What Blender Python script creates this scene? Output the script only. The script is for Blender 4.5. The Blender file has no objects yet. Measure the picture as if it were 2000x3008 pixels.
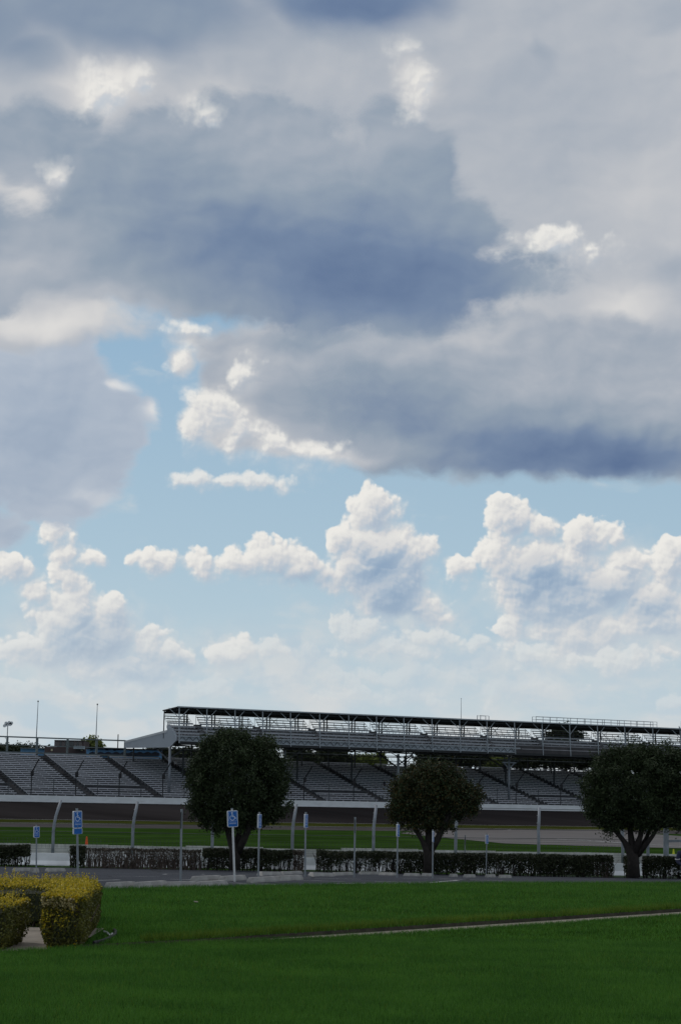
import bpy, bmesh, math, random
from mathutils import Vector, Matrix
import numpy as np
S = bpy.context.scene
COL = S.collection
R = math.radians
random.seed(7)

# ------------------------------------------------------------------ camera
FPX, HZ, EYE = 5600.0, 2385.0, 2.2          # focal length and horizon row in photo pixels, eye height
PITCH, ROLL = math.atan((HZ - 1504) / FPX), 0.016
_f = Vector((0, math.cos(PITCH), math.sin(PITCH)))
_r0 = Vector((1, 0, 0)); _u0 = Vector((0, -math.sin(PITCH), math.cos(PITCH)))
_r = _r0 * math.cos(ROLL) + _u0 * math.sin(ROLL)
_u = _u0 * math.cos(ROLL) - _r0 * math.sin(ROLL)
EYEP = Vector((0, 0, EYE))
cd = bpy.data.cameras.new('camera'); cam = bpy.data.objects.new('camera', cd); COL.objects.link(cam)
cam.matrix_world = Matrix(((_r.x, _u.x, -_f.x, 0), (_r.y, _u.y, -_f.y, 0), (_r.z, _u.z, -_f.z, EYE), (0, 0, 0, 1)))
cd.sensor_fit = 'VERTICAL'; cd.sensor_height = 36; cd.sensor_width = 36; cd.lens = FPX / 3008 * 36
cd.clip_start = 0.5; cd.clip_end = 9000
S.camera = cam
def ray(px, py):
    return _f + _r * ((px - 1000) / FPX) + _u * ((1504 - py) / FPX)
def at(px, py, Y):                            # the point seen at a pixel, Y metres ahead
    d = ray(px, py); return EYEP + d * (Y / d.y)
def atz(px, py, z):                           # the point seen at a pixel on a level z
    d = ray(px, py); return EYEP + d * ((z - EYE) / d.z)

# ------------------------------------------------------------------ view
S.view_settings.view_transform = 'Standard'; S.view_settings.look = 'None'
S.view_settings.exposure = 0; S.view_settings.gamma = 1
S.view_settings.use_curve_mapping = False
S.cycles.use_denoising = True
try: S.cycles.denoiser = 'OPENIMAGEDENOISE'
except Exception: pass
S.cycles.max_bounces = 5; S.cycles.transparent_max_bounces = 8

# ------------------------------------------------------------------ sun
SUN_EL, SUN_AZ = 52.0, -38.0                  # degrees; azimuth from +Y towards +X
sl = bpy.data.lights.new('sun', 'SUN'); sun = bpy.data.objects.new('sun', sl); COL.objects.link(sun)
sl.energy = 0.7; sl.angle = R(14); sl.color = (1.0, 0.95, 0.88)
sd = Vector((math.sin(R(SUN_AZ)) * math.cos(R(SUN_EL)), math.cos(R(SUN_AZ)) * math.cos(R(SUN_EL)), math.sin(R(SUN_EL))))
sun.rotation_euler = (-sd).to_track_quat('-Z', 'Y').to_euler(); sun.location = (0, 0, 60)

# ------------------------------------------------------------------ sky and clouds (world nodes, laid out by azimuth and elevation)
W = bpy.data.worlds.new('World'); S.world = W; W.use_nodes = True
WT = W.node_tree; WT.nodes.clear()
W.cycles.sampling_method = 'MANUAL'; W.cycles.sample_map_resolution = 512
def nd(t, **kw):
    n = WT.nodes.new(t)
    for k, v in kw.items(): setattr(n, k, v)
    return n
def setin(sock, v):
    if isinstance(v, bpy.types.NodeSocket): WT.links.new(v, sock)
    else: sock.default_value = v
def ma(op, a, b=None, c=None, clamp=False):
    n = nd('ShaderNodeMath', operation=op, use_clamp=clamp)
    for i, v in enumerate((a, b, c)):
        if v is not None: setin(n.inputs[i], v)
    return n.outputs[0]
def vm(op, a, b=None, c=None, scale=None):
    n = nd('ShaderNodeVectorMath', operation=op)
    for i, v in enumerate((a, b, c)):
        if v is not None: setin(n.inputs[i], v)
    if scale is not None: setin(n.inputs['Scale'], scale)
    return n.outputs['Value'] if op in ('LENGTH', 'DOT_PRODUCT', 'DISTANCE') else n.outputs['Vector']
def mr(v, a, b, c=0.0, d=1.0, t='SMOOTHSTEP'):
    n = nd('ShaderNodeMapRange', interpolation_type=t)
    for i, x in enumerate((v, a, b, c, d)): setin(n.inputs[i], x)
    return n.outputs[0]
def noise(vec, scale, detail=4, rough=0.5, dist=0.0, out='Fac', typ='FBM'):
    n = nd('ShaderNodeTexNoise', noise_dimensions='2D', noise_type=typ); n.normalize = True
    setin(n.inputs['Vector'], vec); n.inputs['Scale'].default_value = scale
    n.inputs['Detail'].default_value = detail; n.inputs['Roughness'].default_value = rough; n.inputs['Distortion'].default_value = dist
    return n.outputs[out]
def voro(vec, scale, detail=2, rough=0.5):
    n = nd('ShaderNodeTexVoronoi', voronoi_dimensions='2D', feature='F1'); n.normalize = True
    setin(n.inputs['Vector'], vec); n.inputs['Scale'].default_value = scale
    n.inputs['Detail'].default_value = detail; n.inputs['Roughness'].default_value = rough; n.inputs['Lacunarity'].default_value = 2.1
    return n.outputs['Distance']
def ramp(fac, stops, t='LINEAR'):
    n = nd('ShaderNodeValToRGB'); n.color_ramp.interpolation = t
    e = n.color_ramp.elements
    while len(e) < len(stops): e.new(0.5)
    for q, (p, c) in zip(e, stops):
        q.position = p; q.color = (*[lin(v) for v in c], 1)
    setin(n.inputs[0], fac); return n.outputs[0]
def lin(v):
    v /= 255.0
    return v / 12.92 if v <= 0.04045 else ((v + 0.055) / 1.055) ** 2.4
def mixc(f, a, b):
    n = nd('ShaderNodeMix', data_type='RGBA'); setin(n.inputs[0], f)
    for i, v in ((6, a), (7, b)):
        setin(n.inputs[i], v if isinstance(v, bpy.types.NodeSocket) else (*[lin(q) for q in v], 1))
    return n.outputs[2]
def sky_ae(dx, dy):                           # a place in the sky, noted on the 1568-wide view, as azimuth and elevation in degrees
    d = ray(dx * 1.27551, dy * 1.27551).normalized()
    return math.degrees(math.atan2(d.x, d.y)), math.degrees(math.asin(d.z))
DEG = 1.27551 / (FPX * math.pi / 180)         # one unit of that view in degrees
def blob_len(P, b):
    a, e = sky_ae(b[0], b[1]); rx, ry = b[2] * DEG, b[3] * DEG
    return vm('LENGTH', vm('MULTIPLY_ADD', P, (1 / rx, 1 / ry, 0), (-a / rx, -e / ry, 0)))
def union(P, blobs, start=None):              # rough signed distance (degrees) of a union of ellipses
    D = start
    for b in blobs:
        r = min(b[2], b[3]) * DEG
        f = ma('MULTIPLY_ADD', blob_len(P, b), -r, r)
        D = f if D is None else ma('SMOOTH_MAX', D, f, 0.12)
    return D
def tone(P, blobs, t):                        # adds soft ellipses of lightness to t
    for b in blobs:
        f = mr(blob_len(P, b), 1.0, 0.0, 0.0, b[4])
        t = ma('ADD', t, f)
    return t
g = nd('ShaderNodeTexCoord').outputs['Generated']
sx = nd('ShaderNodeSeparateXYZ'); WT.links.new(g, sx.inputs[0])
AZ = ma('MULTIPLY', ma('ARCTAN2', sx.outputs[0], sx.outputs[1]), 57.29578)
EL = ma('MULTIPLY', ma('ARCSINE', sx.outputs[2]), 57.29578)
cx = nd('ShaderNodeCombineXYZ'); WT.links.new(AZ, cx.inputs[0]); WT.links.new(EL, cx.inputs[1])
P = cx.outputs[0]
def warp(P, scale, amp, detail=3, off=(0, 0, 0)):
    c = noise(vm('ADD', P, off), scale, detail, 0.55, out='Color')
    return vm('ADD', P, vm('SCALE', vm('SUBTRACT', c, (0.5, 0.5, 0.5)), scale=amp))

# clear air: Nishita, paler towards the horizon through summer haze
sky = nd('ShaderNodeTexSky', sky_type='NISHITA'); sky.sun_disc = False
sky.sun_elevation = R(SUN_EL); sky.sun_rotation = R(SUN_AZ); sky.air_density = 1.0; sky.dust_density = 1.0; sky.ozone_density = 1.0
bg_sky = nd('ShaderNodeBackground'); bg_sky.inputs[1].default_value = 0.08
WT.links.new(sky.outputs[0], bg_sky.inputs[0])
def over(base_sh, a, col, strength=1.0):
    b = nd('ShaderNodeBackground'); setin(b.inputs[0], col); b.inputs[1].default_value = strength
    m = nd('ShaderNodeMixShader'); setin(m.inputs[0], a); WT.links.new(base_sh, m.inputs[1]); WT.links.new(b.outputs[0], m.inputs[2])
    return m.outputs[0]
air = ramp(mr(EL, 0.0, 20.0, t='LINEAR'), [(0.0,(193,210,219)),(0.25,(176,201,216)),(0.5,(162,191,210)),(0.8,(140,177,205)),(1.0,(120,165,204))])
sh = over(bg_sky.outputs[0], mr(EL, 15.0, 60.0, 0.8, 0.25), air)

Pw = warp(P, 0.30, 1.1, 2)                    # big soft warp
Pf = warp(Pw, 1.2, 0.30, 2, (7, 3, 0))        # finer warp
GREY = [(0.0,(95,116,150)),(0.22,(116,135,163)),(0.45,(145,159,175)),(0.62,(168,176,187)),(0.8,(195,197,201)),(0.92,(216,215,214)),(1.0,(232,230,226))]
LAV = [(0.0,(118,138,166)),(0.3,(142,159,181)),(0.5,(161,175,193)),(0.7,(180,190,203)),(1.0,(226,225,224))]
WHITE = [(0.0,(140,164,190)),(0.3,(163,181,200)),(0.55,(188,197,207)),(0.75,(210,211,213)),(0.9,(226,225,222)),(1.0,(236,234,229))]
LIGHT = Vector((-0.55, 0.83, 0))              # towards the lit side of the clouds, in the sky's own degrees
def heap(P, blobs, am, sc, soft=0.09, softb=0.38, off=(0, 0, 0), fine=0.10, tones=(), base=0.69, wamp=0.42, tsoft=0.16):
    """cumulus: an alpha and a lightness; billowed edge, lit rims, greyer below"""
    def F(p):
        c = noise(vm('ADD', p, off), 0.85, 4, 0.55, out='Color')
        q = vm('ADD', p, vm('SCALE', vm('SUBTRACT', c, (0.5, 0.5, 0.5)), scale=wamp * 2.2))
        v = voro(vm('ADD', p, vm('SCALE', c, scale=0.35)), sc, 2.6, 0.48)
        u = union(q, blobs)
        return u, ma('MULTIPLY_ADD', v, -am, ma('ADD', u, am * 0.30))
    u0, c0 = F(P)
    u1, c1 = F(vm('ADD', P, tuple(LIGHT * fine)))
    u2, c2 = F(vm('ADD', P, tuple(LIGHT * 0.42)))
    big = ma('SUBTRACT', c0, c2); lit = ma('SUBTRACT', c0, c1)
    w = mr(big, -0.25, 0.30, softb, soft)
    a = mr(c0, ma('MULTIPLY', w, -0.6), w)
    t = ma('ADD', mr(lit, -tsoft, tsoft, -0.15, 0.16), mr(big, -0.40, 0.40, -0.14, 0.14))
    t = ma('ADD', t, mr(c0, 0.0, 0.75, base + 0.08, base - 0.12))
    return a, tone(vm('ADD', P, vm('SCALE', vm('SUBTRACT', noise(P, 0.7, 3, 0.5, out='Color'), (0.5, 0.5, 0.5)), scale=0.8)), tones, t), c0
# --- low bank of hazy cloud near the horizon
Ps = warp(vm('MULTIPLY', P, (0.45, 1.0, 1)), 0.6, 0.7, 3, (1, 5, 0))
ln = noise(Ps, 0.85, 5, 0.52)
ll = mr(EL, 0.3, 7.0, 0.24, -0.30)
sh = over(sh, ma('MULTIPLY', mr(ma('ADD', ln, ll), 0.30, 0.66), 0.9), mixc(mr(noise(vm('ADD', Ps, (0.1, 0.35, 0)), 1.5, 4, 0.5), 0.36, 0.64), (184,201,212), (211,213,213)))
LOW = [(560,1500,70,30),(690,1525,60,40),(650,1560,60,40),(770,1570,70,30),(800,1600,120,30),(930,1560,120,30),(950,1600,100,36),(1060,1570,70,30),(1150,1530,80,40),(1190,1590,120,40),(60,1580,80,36),(330,1580,80,26),(470,1590,80,36),(1560,1610,50,26),(160,1600,90,20)]
a, t, _ = heap(P, LOW, 0.75, 1.5, soft=0.12, softb=0.45, off=(6, 1, 0))
sh = over(sh, ma('MULTIPLY', a, 0.6), mixc(0.5, ramp(t, WHITE), (208,212,213)))
# --- faint veils between the far heaps
VEIL = [(1400,1410,280,170),(180,1480,230,110),(900,1450,190,110),(620,1520,220,70),(1150,1530,260,60)]
vd = ma('ADD', union(Pf, VEIL), ma('MULTIPLY_ADD', noise(Pf, 1.1, 4, 0.5), 1.2, -0.6))
sh = over(sh, ma('MULTIPLY', mr(vd, -0.5, 0.9), 0.75), mixc(mr(noise(vm('ADD', Pf, (4, 4, 0)), 0.9, 4, 0.5), 0.38, 0.62), (178,196,210), (204,210,213)))
# --- cumulus heaps, far
CUM = [(865,1180,62,56),(905,1178,30,50),(795,1235,54,44),(870,1265,92,85),(900,1350,105,85),(960,1405,85,36),(955,1262,45,30),(965,1330,40,26),(1010,1415,55,28),
       (460,1292,40,38),(545,1290,56,38),(625,1282,66,48),(700,1312,92,40),(790,1332,60,26),(360,1298,50,32),(1058,1310,36,30),
       (1172,1196,56,56),(1150,1270,50,56),(1250,1216,32,36),(1340,1252,84,60),(1418,1242,28,28),(1240,1310,115,80),(1310,1385,160,64),(1445,1298,54,40),
       (1545,1300,66,64),(1490,1380,95,54),(1250,1450,76,46),(1350,1465,125,54),(1500,1500,48,32),(1180,1430,46,66),(1600,1420,90,60),
       (120,1228,34,26),(150,1270,44,32),(192,1283,46,24),(155,1330,46,40),(88,1366,46,30),(170,1400,64,64),(250,1418,66,52),(55,1490,80,44),
       (200,1480,125,64),(340,1490,58,48),(405,1512,60,36),(525,1502,66,36),(290,1540,190,44),(20,1300,54,40)]
CUM += [(1200,1350,75,85),(1400,1350,105,70),(1500,1430,90,60),(1260,1400,95,70),(850,1310,85,70),(925,1300,60,80),(150,1440,80,60),(230,1460,100,60),(100,1510,110,44)]
a, t, _ = heap(P, CUM, 1.05, 1.0, tones=[(885,1345,130,110,-0.40),(930,1410,110,44,-0.22),(1300,1370,190,100,-0.36),(1220,1310,90,80,-0.18),(230,1470,160,80,-0.36),(140,1510,160,50,-0.3),(700,1340,180,34,-0.26),(1490,1400,120,60,-0.25),(340,1540,180,50,-0.3),(850,1270,60,40,-0.18)])
col = mixc(mr(EL, 1.0, 7.5, 0.50, 0.02), ramp(t, WHITE), (200,209,214))
sh = over(sh, ma('MULTIPLY', a, mr(EL, 1.5, 5.0, 0.75, 1.0)), col)
CUM2 = [(830,1455,50,48),(805,1440,36,30),(900,1500,130,30),(985,1470,64,26),(1095,1482,40,20),(1420,1525,110,26),(1230,1510,60,30),(620,1500,60,26)]
a, t, _ = heap(P, CUM2, 0.8, 1.4, soft=0.10, softb=0.4, off=(3, 5, 0))
sh = over(sh, ma('MULTIPLY', a, 0.7), mixc(0.35, ramp(t, WHITE), (204,211,214)))
# --- aerial haze in front of the lowest heaps
sh = over(sh, mr(EL, 1.5, 8.0, 0.50, 0.0), ramp(mr(noise(Ps, 0.7, 4, 0.5), 0.35, 0.65), [(0.0,(194,208,217)),(1.0,(208,214,217))]))
# --- grey masses: (mask blobs, lightness blobs)
def mass(sh, P, blobs, base, tones, nsc, namp, edge, amp_t, off, start=None, emb=0.4, colors=GREY, rim=0.0, bil=0.0):
    Q = vm('MULTIPLY_ADD', P, (0.62, 1.0, 1.0), off)
    n0 = noise(Q, nsc, 4, 0.5)
    d = ma('ADD', union(P, blobs, start), ma('MULTIPLY_ADD', n0, namp * 2, -namp))
    if bil: d = ma('ADD', d, ma('MULTIPLY_ADD', voro(Q, 1.1, 4, 0.58), -bil, bil * 0.3))
    n1 = noise(vm('ADD', Q, tuple(LIGHT * 0.3)), nsc, 4, 0.5)
    t = tone(vm('ADD', P, vm('SCALE', vm('SUBTRACT', noise(vm('MULTIPLY', P, (0.6, 1, 1)), 0.45, 3, 0.5, out='Color'), (0.5, 0.5, 0.5)), scale=1.3)), tones, base)
    t = ma('ADD', t, ma('MULTIPLY', ma('SUBTRACT', n0, n1), emb))
    t = ma('ADD', t, ma('MULTIPLY_ADD', noise(Q, nsc * 0.5, 3, 0.5), amp_t * 2, -amp_t))
    if rim: t = ma('ADD', t, mr(d, 0.0, 0.40, rim, 0.0))
    return over(sh, mr(d, edge[0], edge[1]), ramp(t, colors))
e_deck = sky_ae(784, 715)[1]
# left mass
LEFTM = [(40,930,240,240),(230,985,120,130),(215,1090,105,100),(120,1160,150,56),(330,955,44,54),(-40,1210,120,70),(-300,1000,420,260),(90,800,130,100),(100,735,200,40),(170,800,50,50)]
sh = mass(sh, Pf, LEFTM, 0.62, [(100,1000,300,240,-0.10),(350,960,40,60,0.3),(285,905,36,22,0.3),(215,1140,90,40,0.18),(60,720,220,50,0.25),(60,800,200,90,0.08),(30,1240,60,40,-.1)], 0.8, 0.30, (-0.10, 0.34), 0.06, (2, 9, 0), emb=0.26, rim=0.10, bil=0.7, colors=LAV)
# pale background deck on the right and above
sh = mass(sh, Pf, [(1200,800,760,160),(60,722,300,46),(-100,690,500,100)], 0.68, [(1480,440,330,220,0.10),(1460,710,180,90,0.2),(1300,230,420,260,-0.06),(1560,30,160,60,-0.1),(1230,130,50,50,-0.08),(240,185,170,120,0.3),(470,235,190,70,0.16),(60,440,170,130,0.2),(962,180,70,90,0.25),(280,712,420,50,0.16),(70,735,320,50,0.22),(1120,740,150,60,0.14),(1560,600,100,60,-0.08)], 0.5, 0.3, (-0.1, 0.3), 0.08, (11, 4, 0), start=ma('SUBTRACT', EL, e_deck), emb=0.18, bil=0.4)
# second deck
DECK = [(1150,900,640,190),(640,880,190,150),(540,960,130,100),(450,985,50,50),(640,1010,150,50),(410,820,40,46),(430,765,60,30),(900,1000,200,86),(1330,1035,480,80),(680,790,310,60),(1450,800,90,84),(1490,870,90,70),(1700,1040,400,90)]
sh = mass(sh, Pf, DECK, 0.60, [(1280,1060,520,110,-0.40),(1180,1000,480,130,-0.20),(1500,1060,220,100,-0.25),(880,930,330,120,-0.30),(900,1085,260,46,-0.22),(700,775,170,40,-0.14),(1380,870,200,120,-0.05),(1120,760,180,70,0.12),(560,850,120,110,0.10),(740,1045,150,36,0.30),(620,1000,120,60,0.20),(500,970,120,110,0.30),(400,800,60,80,0.3)], 0.7, 0.26, (-0.10, 0.30), 0.06, (5, 1, 0), emb=0.32, rim=0.10, bil=0.42)
# bright lumps at the deck's left end and between the decks
PUFF = [(490,955,70,50),(450,990,46,50),(545,1000,50,50),(650,1025,80,30),(735,1045,60,26),(412,820,34,40),(420,755,36,26),(560,850,30,40),
        (1265,565,84,46),(1185,590,56,26),(1365,575,60,24),(1225,610,60,30)]
a, t, _ = heap(P, PUFF, 1.1, 1.0, soft=0.22, softb=0.8, off=(8, 2, 0), base=0.74, tsoft=0.18)
sh = over(sh, ma('MULTIPLY', a, 0.9), ramp(t, WHITE))
# strip of scud
a, t, _ = heap(P, [(440,1102,50,18),(520,1105,70,18),(600,1110,70,18),(645,1114,30,16)], 0.6, 1.6, soft=0.12, softb=0.25, off=(1, 7, 0), wamp=0.25)
sh = over(sh, ma('MULTIPLY', a, 0.8), ramp(ma('ADD', t, 0.02), WHITE))
# main dark mass
MAIN = [(560,500,520,230),(820,560,330,200),(940,430,150,170),(905,300,90,80),(985,375,85,55),(1030,440,90,60),(1060,520,130,90),(1120,640,140,50),(300,600,420,110),(850,690,380,90),(1100,650,240,74),(100,330,160,110),(560,300,330,90),(190,270,60,50),(-200,560,400,160)]
sh = mass(sh, Pw, MAIN, 0.49, [(760,610,560,210,-0.37),(430,490,380,180,-0.14),(900,690,420,110,-0.14),(1080,610,260,120,-0.08),(60,440,150,110,0.20),(130,410,40,50,0.2),(600,320,300,90,0.08),(60,620,200,130,0.12),(250,700,300,40,0.18),(880,330,260,130,0.05)], 0.62, 0.36, (-0.08, 0.40), 0.08, (3, 3, 0), emb=0.30, bil=0.8)
# top dark bank
sh = mass(sh, Pw, [(800,-40,330,140),(300,20,420,120),(60,110,160,60),(-300,0,500,150)], 0.36, [(820,0,360,130,-0.26),(420,60,200,60,0.06)], 0.6, 0.4, (-0.2, 0.9), 0.05, (9, 6, 0), emb=0.16)
# sunlit gaps
a, t, _ = heap(P, [(235,205,66,52),(215,240,38,26),(320,190,46,42),(962,180,36,30),(958,220,26,46),(925,110,22,16),(470,262,50,26),(130,405,24,28)], 0.9, 1.1, soft=0.5, softb=0.3, off=(4, 4, 0), base=0.76)
sh = over(sh, ma('MULTIPLY', a, 0.75), ramp(t, WHITE))
wo = nd('ShaderNodeOutputWorld'); WT.links.new(sh, wo.inputs[0])

# ------------------------------------------------------------------ helpers
RNG = np.random.default_rng(11)
def link(o, parent=None):
    COL.objects.link(o)
    if parent is not None: o.parent = parent
    return o
def tag(o, label=None, cat=None, group=None, kind=None):
    for k, v in (('label', label), ('category', cat), ('group', group), ('kind', kind)):
        if v: o[k] = v
    return o
def empty(name, loc, label, cat, group=None, rz=0.0):
    o = bpy.data.objects.new(name, None); o.empty_display_size = 0.2
    o.location = loc; o.rotation_euler = (0, 0, rz); link(o)
    return tag(o, label, cat, group)
class MB:                                     # collects shapes, builds ONE mesh
    def __init__(s): s.v, s.f = [], []
    def add(s, vs, fs):
        n = len(s.v); s.v += [tuple(v) for v in vs]; s.f += [tuple(i + n for i in f) for f in fs]; return s
    def box(s, x0, x1, y0, y1, z0, z1, top=0.0, topy=None):
        ty = top if topy is None else topy
        return s.add([(x0,y0,z0),(x1,y0,z0),(x1,y1,z0),(x0,y1,z0),(x0+top,y0+ty,z1),(x1-top,y0+ty,z1),(x1-top,y1-ty,z1),(x0+top,y1-ty,z1)],
                     [(3,2,1,0),(4,5,6,7),(0,1,5,4),(1,2,6,5),(2,3,7,6),(3,0,4,7)])
    def bar(s, a, b, w, h=None):              # square bar between two points
        a, b = Vector(a), Vector(b); h = w if h is None else h
        d = (b - a).normalized(); ref = Vector((0, 0, 1)) if abs(d.z) < 0.9 else Vector((0, 1, 0))
        x = d.cross(ref).normalized() * w / 2; y = x.cross(d).normalized() * h / 2
        q = [p + i * x + j * y for p in (a, b) for i, j in ((-1,-1),(1,-1),(1,1),(-1,1))]
        return s.add(q, [(0,1,2,3),(7,6,5,4),(4,5,1,0),(5,6,2,1),(6,7,3,2),(7,4,0,3)])
    def tube(s, pts, rad, k=8, cap=True):
        pts = [Vector(p) for p in pts]; rad = rad if isinstance(rad, (list, tuple)) else [rad] * len(pts)
        vs, fs = [], []
        for i, p in enumerate(pts):
            d = (pts[min(i + 1, len(pts) - 1)] - pts[max(i - 1, 0)]).normalized()
            ref = Vector((0, 1, 0)) if abs(d.y) < 0.9 else Vector((1, 0, 0))
            x = d.cross(ref).normalized(); y = d.cross(x)
            vs += [p + (x * math.cos(2*math.pi*j/k) + y * math.sin(2*math.pi*j/k)) * rad[i] for j in range(k)]
        for i in range(len(pts) - 1):
            for j in range(k):
                fs.append((i*k+j, i*k+(j+1)%k, (i+1)*k+(j+1)%k, (i+1)*k+j))
        if cap: fs += [tuple(range(k))[::-1], tuple((len(pts)-1)*k + j for j in range(k))]
        return s.add(vs, fs)
    def prism(s, poly, axis_pts):             # poly: list of 3-D points, axis_pts: offset vector
        o = Vector(axis_pts); p = [Vector(q) for q in poly]; n = len(p)
        return s.add(p + [q + o for q in p], [tuple(range(n))[::-1], tuple(range(n, 2*n))] + [(i, (i+1)%n, n+(i+1)%n, n+i) for i in range(n)])
    def mesh(s, name, m, smooth=False):
        me = bpy.data.meshes.new(name); me.from_pydata(s.v, [], s.f)
        me.materials.append(m)
        bm = bmesh.new(); bm.from_mesh(me); bmesh.ops.recalc_face_normals(bm, faces=bm.faces); bm.to_mesh(me); bm.free()
        if smooth:
            for p in me.polygons: p.use_smooth = True
        return me
    def build(s, name, m, parent=None, smooth=False, loc=None, rot=None):
        o = bpy.data.objects.new(name, s.mesh(name, m, smooth))
        if loc is not None: o.location = loc
        if rot is not None: o.rotation_euler = rot
        return link(o, parent)
def inst(name, me, parent=None, loc=(0,0,0), rot=(0,0,0), sc=(1,1,1)):
    o = bpy.data.objects.new(name, me); o.location = loc; o.rotation_euler = rot; o.scale = sc
    return link(o, parent)

def sm(a, b, x):
    t = max(0.0, min(1.0, (x - a) / (b - a))); return t * t * (3 - 2 * t)
# ------------------------------------------------------------------ materials
def mat(name, c, rough=0.8, var=0.25, scale=3.0, bump=0.0, bscale=None, spec=0.3, metal=0.0, c2=None, island=False, detail=6, trans=0.0, stretch=None):
    m = bpy.data.materials.new(name); m.use_nodes = True; t = m.node_tree; b = t.nodes['Principled BSDF']
    b.inputs['Roughness'].default_value = rough; b.inputs['Specular IOR Level'].default_value = spec; b.inputs['Metallic'].default_value = metal
    cr = t.nodes.new('ShaderNodeValToRGB'); c2 = c2 or tuple(x * (1 - var) for x in c)
    cr.color_ramp.elements[0].color = (*c2, 1); cr.color_ramp.elements[1].color = (*[min(1, x * (1 + var * 0.5)) for x in c], 1)
    co = t.nodes.new('ShaderNodeTexCoord')
    vec = co.outputs['Object']
    if stretch:
        mp = t.nodes.new('ShaderNodeMapping'); mp.inputs['Scale'].default_value = stretch; t.links.new(vec, mp.inputs[0]); vec = mp.outputs[0]
    n = t.nodes.new('ShaderNodeTexNoise'); n.inputs['Scale'].default_value = scale; n.inputs['Detail'].default_value = detail; n.inputs['Roughness'].default_value = 0.6
    t.links.new(vec, n.inputs['Vector'])
    if island:
        g = t.nodes.new('ShaderNodeNewGeometry'); mx = t.nodes.new('ShaderNodeMath'); mx.operation = 'MULTIPLY_ADD'; mx.use_clamp = True
        t.links.new(g.outputs['Random Per Island'], mx.inputs[0]); mx.inputs[1].default_value = 0.65
        mr_ = t.nodes.new('ShaderNodeMapRange'); mr_.inputs[1].default_value = 0.35; mr_.inputs[2].default_value = 0.65; mr_.inputs[3].default_value = 0.0; mr_.inputs[4].default_value = 0.35
        t.links.new(n.outputs['Fac'], mr_.inputs[0]); t.links.new(mr_.outputs[0], mx.inputs[2]); t.links.new(mx.outputs[0], cr.inputs[0])
    else:
        mr_ = t.nodes.new('ShaderNodeMapRange'); mr_.inputs[1].default_value = 0.33; mr_.inputs[2].default_value = 0.67
        t.links.new(n.outputs['Fac'], mr_.inputs[0]); t.links.new(mr_.outputs[0], cr.inputs[0])
    t.links.new(cr.outputs[0], b.inputs['Base Color'])
    if bump:
        n2 = t.nodes.new('ShaderNodeTexNoise'); n2.inputs['Scale'].default_value = bscale or scale * 6; n2.inputs['Detail'].default_value = 6
        t.links.new(vec, n2.inputs['Vector'])
        bp = t.nodes.new('ShaderNodeBump'); bp.inputs['Strength'].default_value = bump; bp.inputs['Distance'].default_value = 0.02
        t.links.new(n2.outputs['Fac'], bp.inputs['Height']); t.links.new(bp.outputs[0], b.inputs['Normal'])
    if trans:
        tr = t.nodes.new('ShaderNodeBsdfTranslucent'); t.links.new(cr.outputs[0], tr.inputs[0])
        mx2 = t.nodes.new('ShaderNodeMixShader'); mx2.inputs[0].default_value = trans
        out = t.nodes['Material Output']; t.links.new(b.outputs[0], mx2.inputs[1]); t.links.new(tr.outputs[0], mx2.inputs[2]); t.links.new(mx2.outputs[0], out.inputs[0])
    return m
M = {}
M['soil'] = mat('soil', (0.05, 0.045, 0.03), 0.95, 0.4, 6, 0.5)
M['turf'] = mat('turf', (0.026, 0.066, 0.008), 0.95, 0.45, 1.2, 0.8, 40, spec=0.0)
M['blade'] = mat('blade', (0.090, 0.208, 0.028), 0.6, 0.55, 0.6, spec=0.15, island=True, trans=0.25, c2=(0.026, 0.092, 0.013))
M['blade_tall'] = mat('blade_tall', (0.130, 0.190, 0.022), 0.6, 0.5, 0.5, spec=0.15, island=True, trans=0.25, c2=(0.040, 0.095, 0.010))
M['concrete'] = mat('concrete', (0.30, 0.26, 0.215), 0.9, 0.3, 2.0, 0.3, 30)
M['stop'] = mat('stop', (0.31, 0.30, 0.285), 0.9, 0.35, 4.0, 0.3, 40)
M['asphalt'] = mat('asphalt', (0.046, 0.050, 0.061), 0.9, 0.30, 0.35, 0.4, 60, detail=10, stretch=(1, 2.4, 1), spec=0.1)
M['crack'] = mat('crack', (0.020, 0.020, 0.022), 0.95, 0.3, 5)
M['paint'] = mat('paint', (0.42, 0.42, 0.42), 0.8, 0.62, 3.0, c2=(0.09, 0.095, 0.105), detail=10)
M['white_line'] = mat('white_line', (0.45, 0.45, 0.45), 0.8, 0.3, 0.4)
M['infield'] = mat('infield', (0.029, 0.062, 0.012), 0.95, 0.45, 0.10, 0.6, 8, spec=0.0, detail=10, stretch=(1, 0.5, 1))
M['olive'] = mat('olive', (0.044, 0.052, 0.012), 0.95, 0.3, 0.2, 0.4, 6, spec=0.0)
M['road'] = mat('road', (0.062, 0.055, 0.054), 0.9, 0.2, 0.15, spec=0.05, detail=9)
M['pad'] = mat('pad', (0.115, 0.103, 0.098), 0.9, 0.2, 0.10, detail=9)
M['track'] = mat('track', (0.031, 0.0275, 0.028), 0.9, 0.35, 0.09, spec=0.0, detail=9, stretch=(0.25, 1, 1))
M['wall_white'] = mat('wall_white', (0.66, 0.68, 0.70), 0.7, 0.12, 0.5, stretch=(1, 1, 4))
M['barrier'] = mat('barrier', (0.80, 0.81, 0.83), 0.8, 0.18, 0.8)
M['barrier_grey'] = mat('barrier_grey', (0.50, 0.49, 0.47), 0.9, 0.32, 1.6, stretch=(1, 1, 0.4), detail=9)
M['rail_grey'] = mat('rail_grey', (0.30, 0.33, 0.36), 0.5, 0.2, 2, metal=0.3)
M['galv'] = mat('galv', (0.24, 0.26, 0.28), 0.5, 0.2, 3, metal=0.2)
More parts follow.
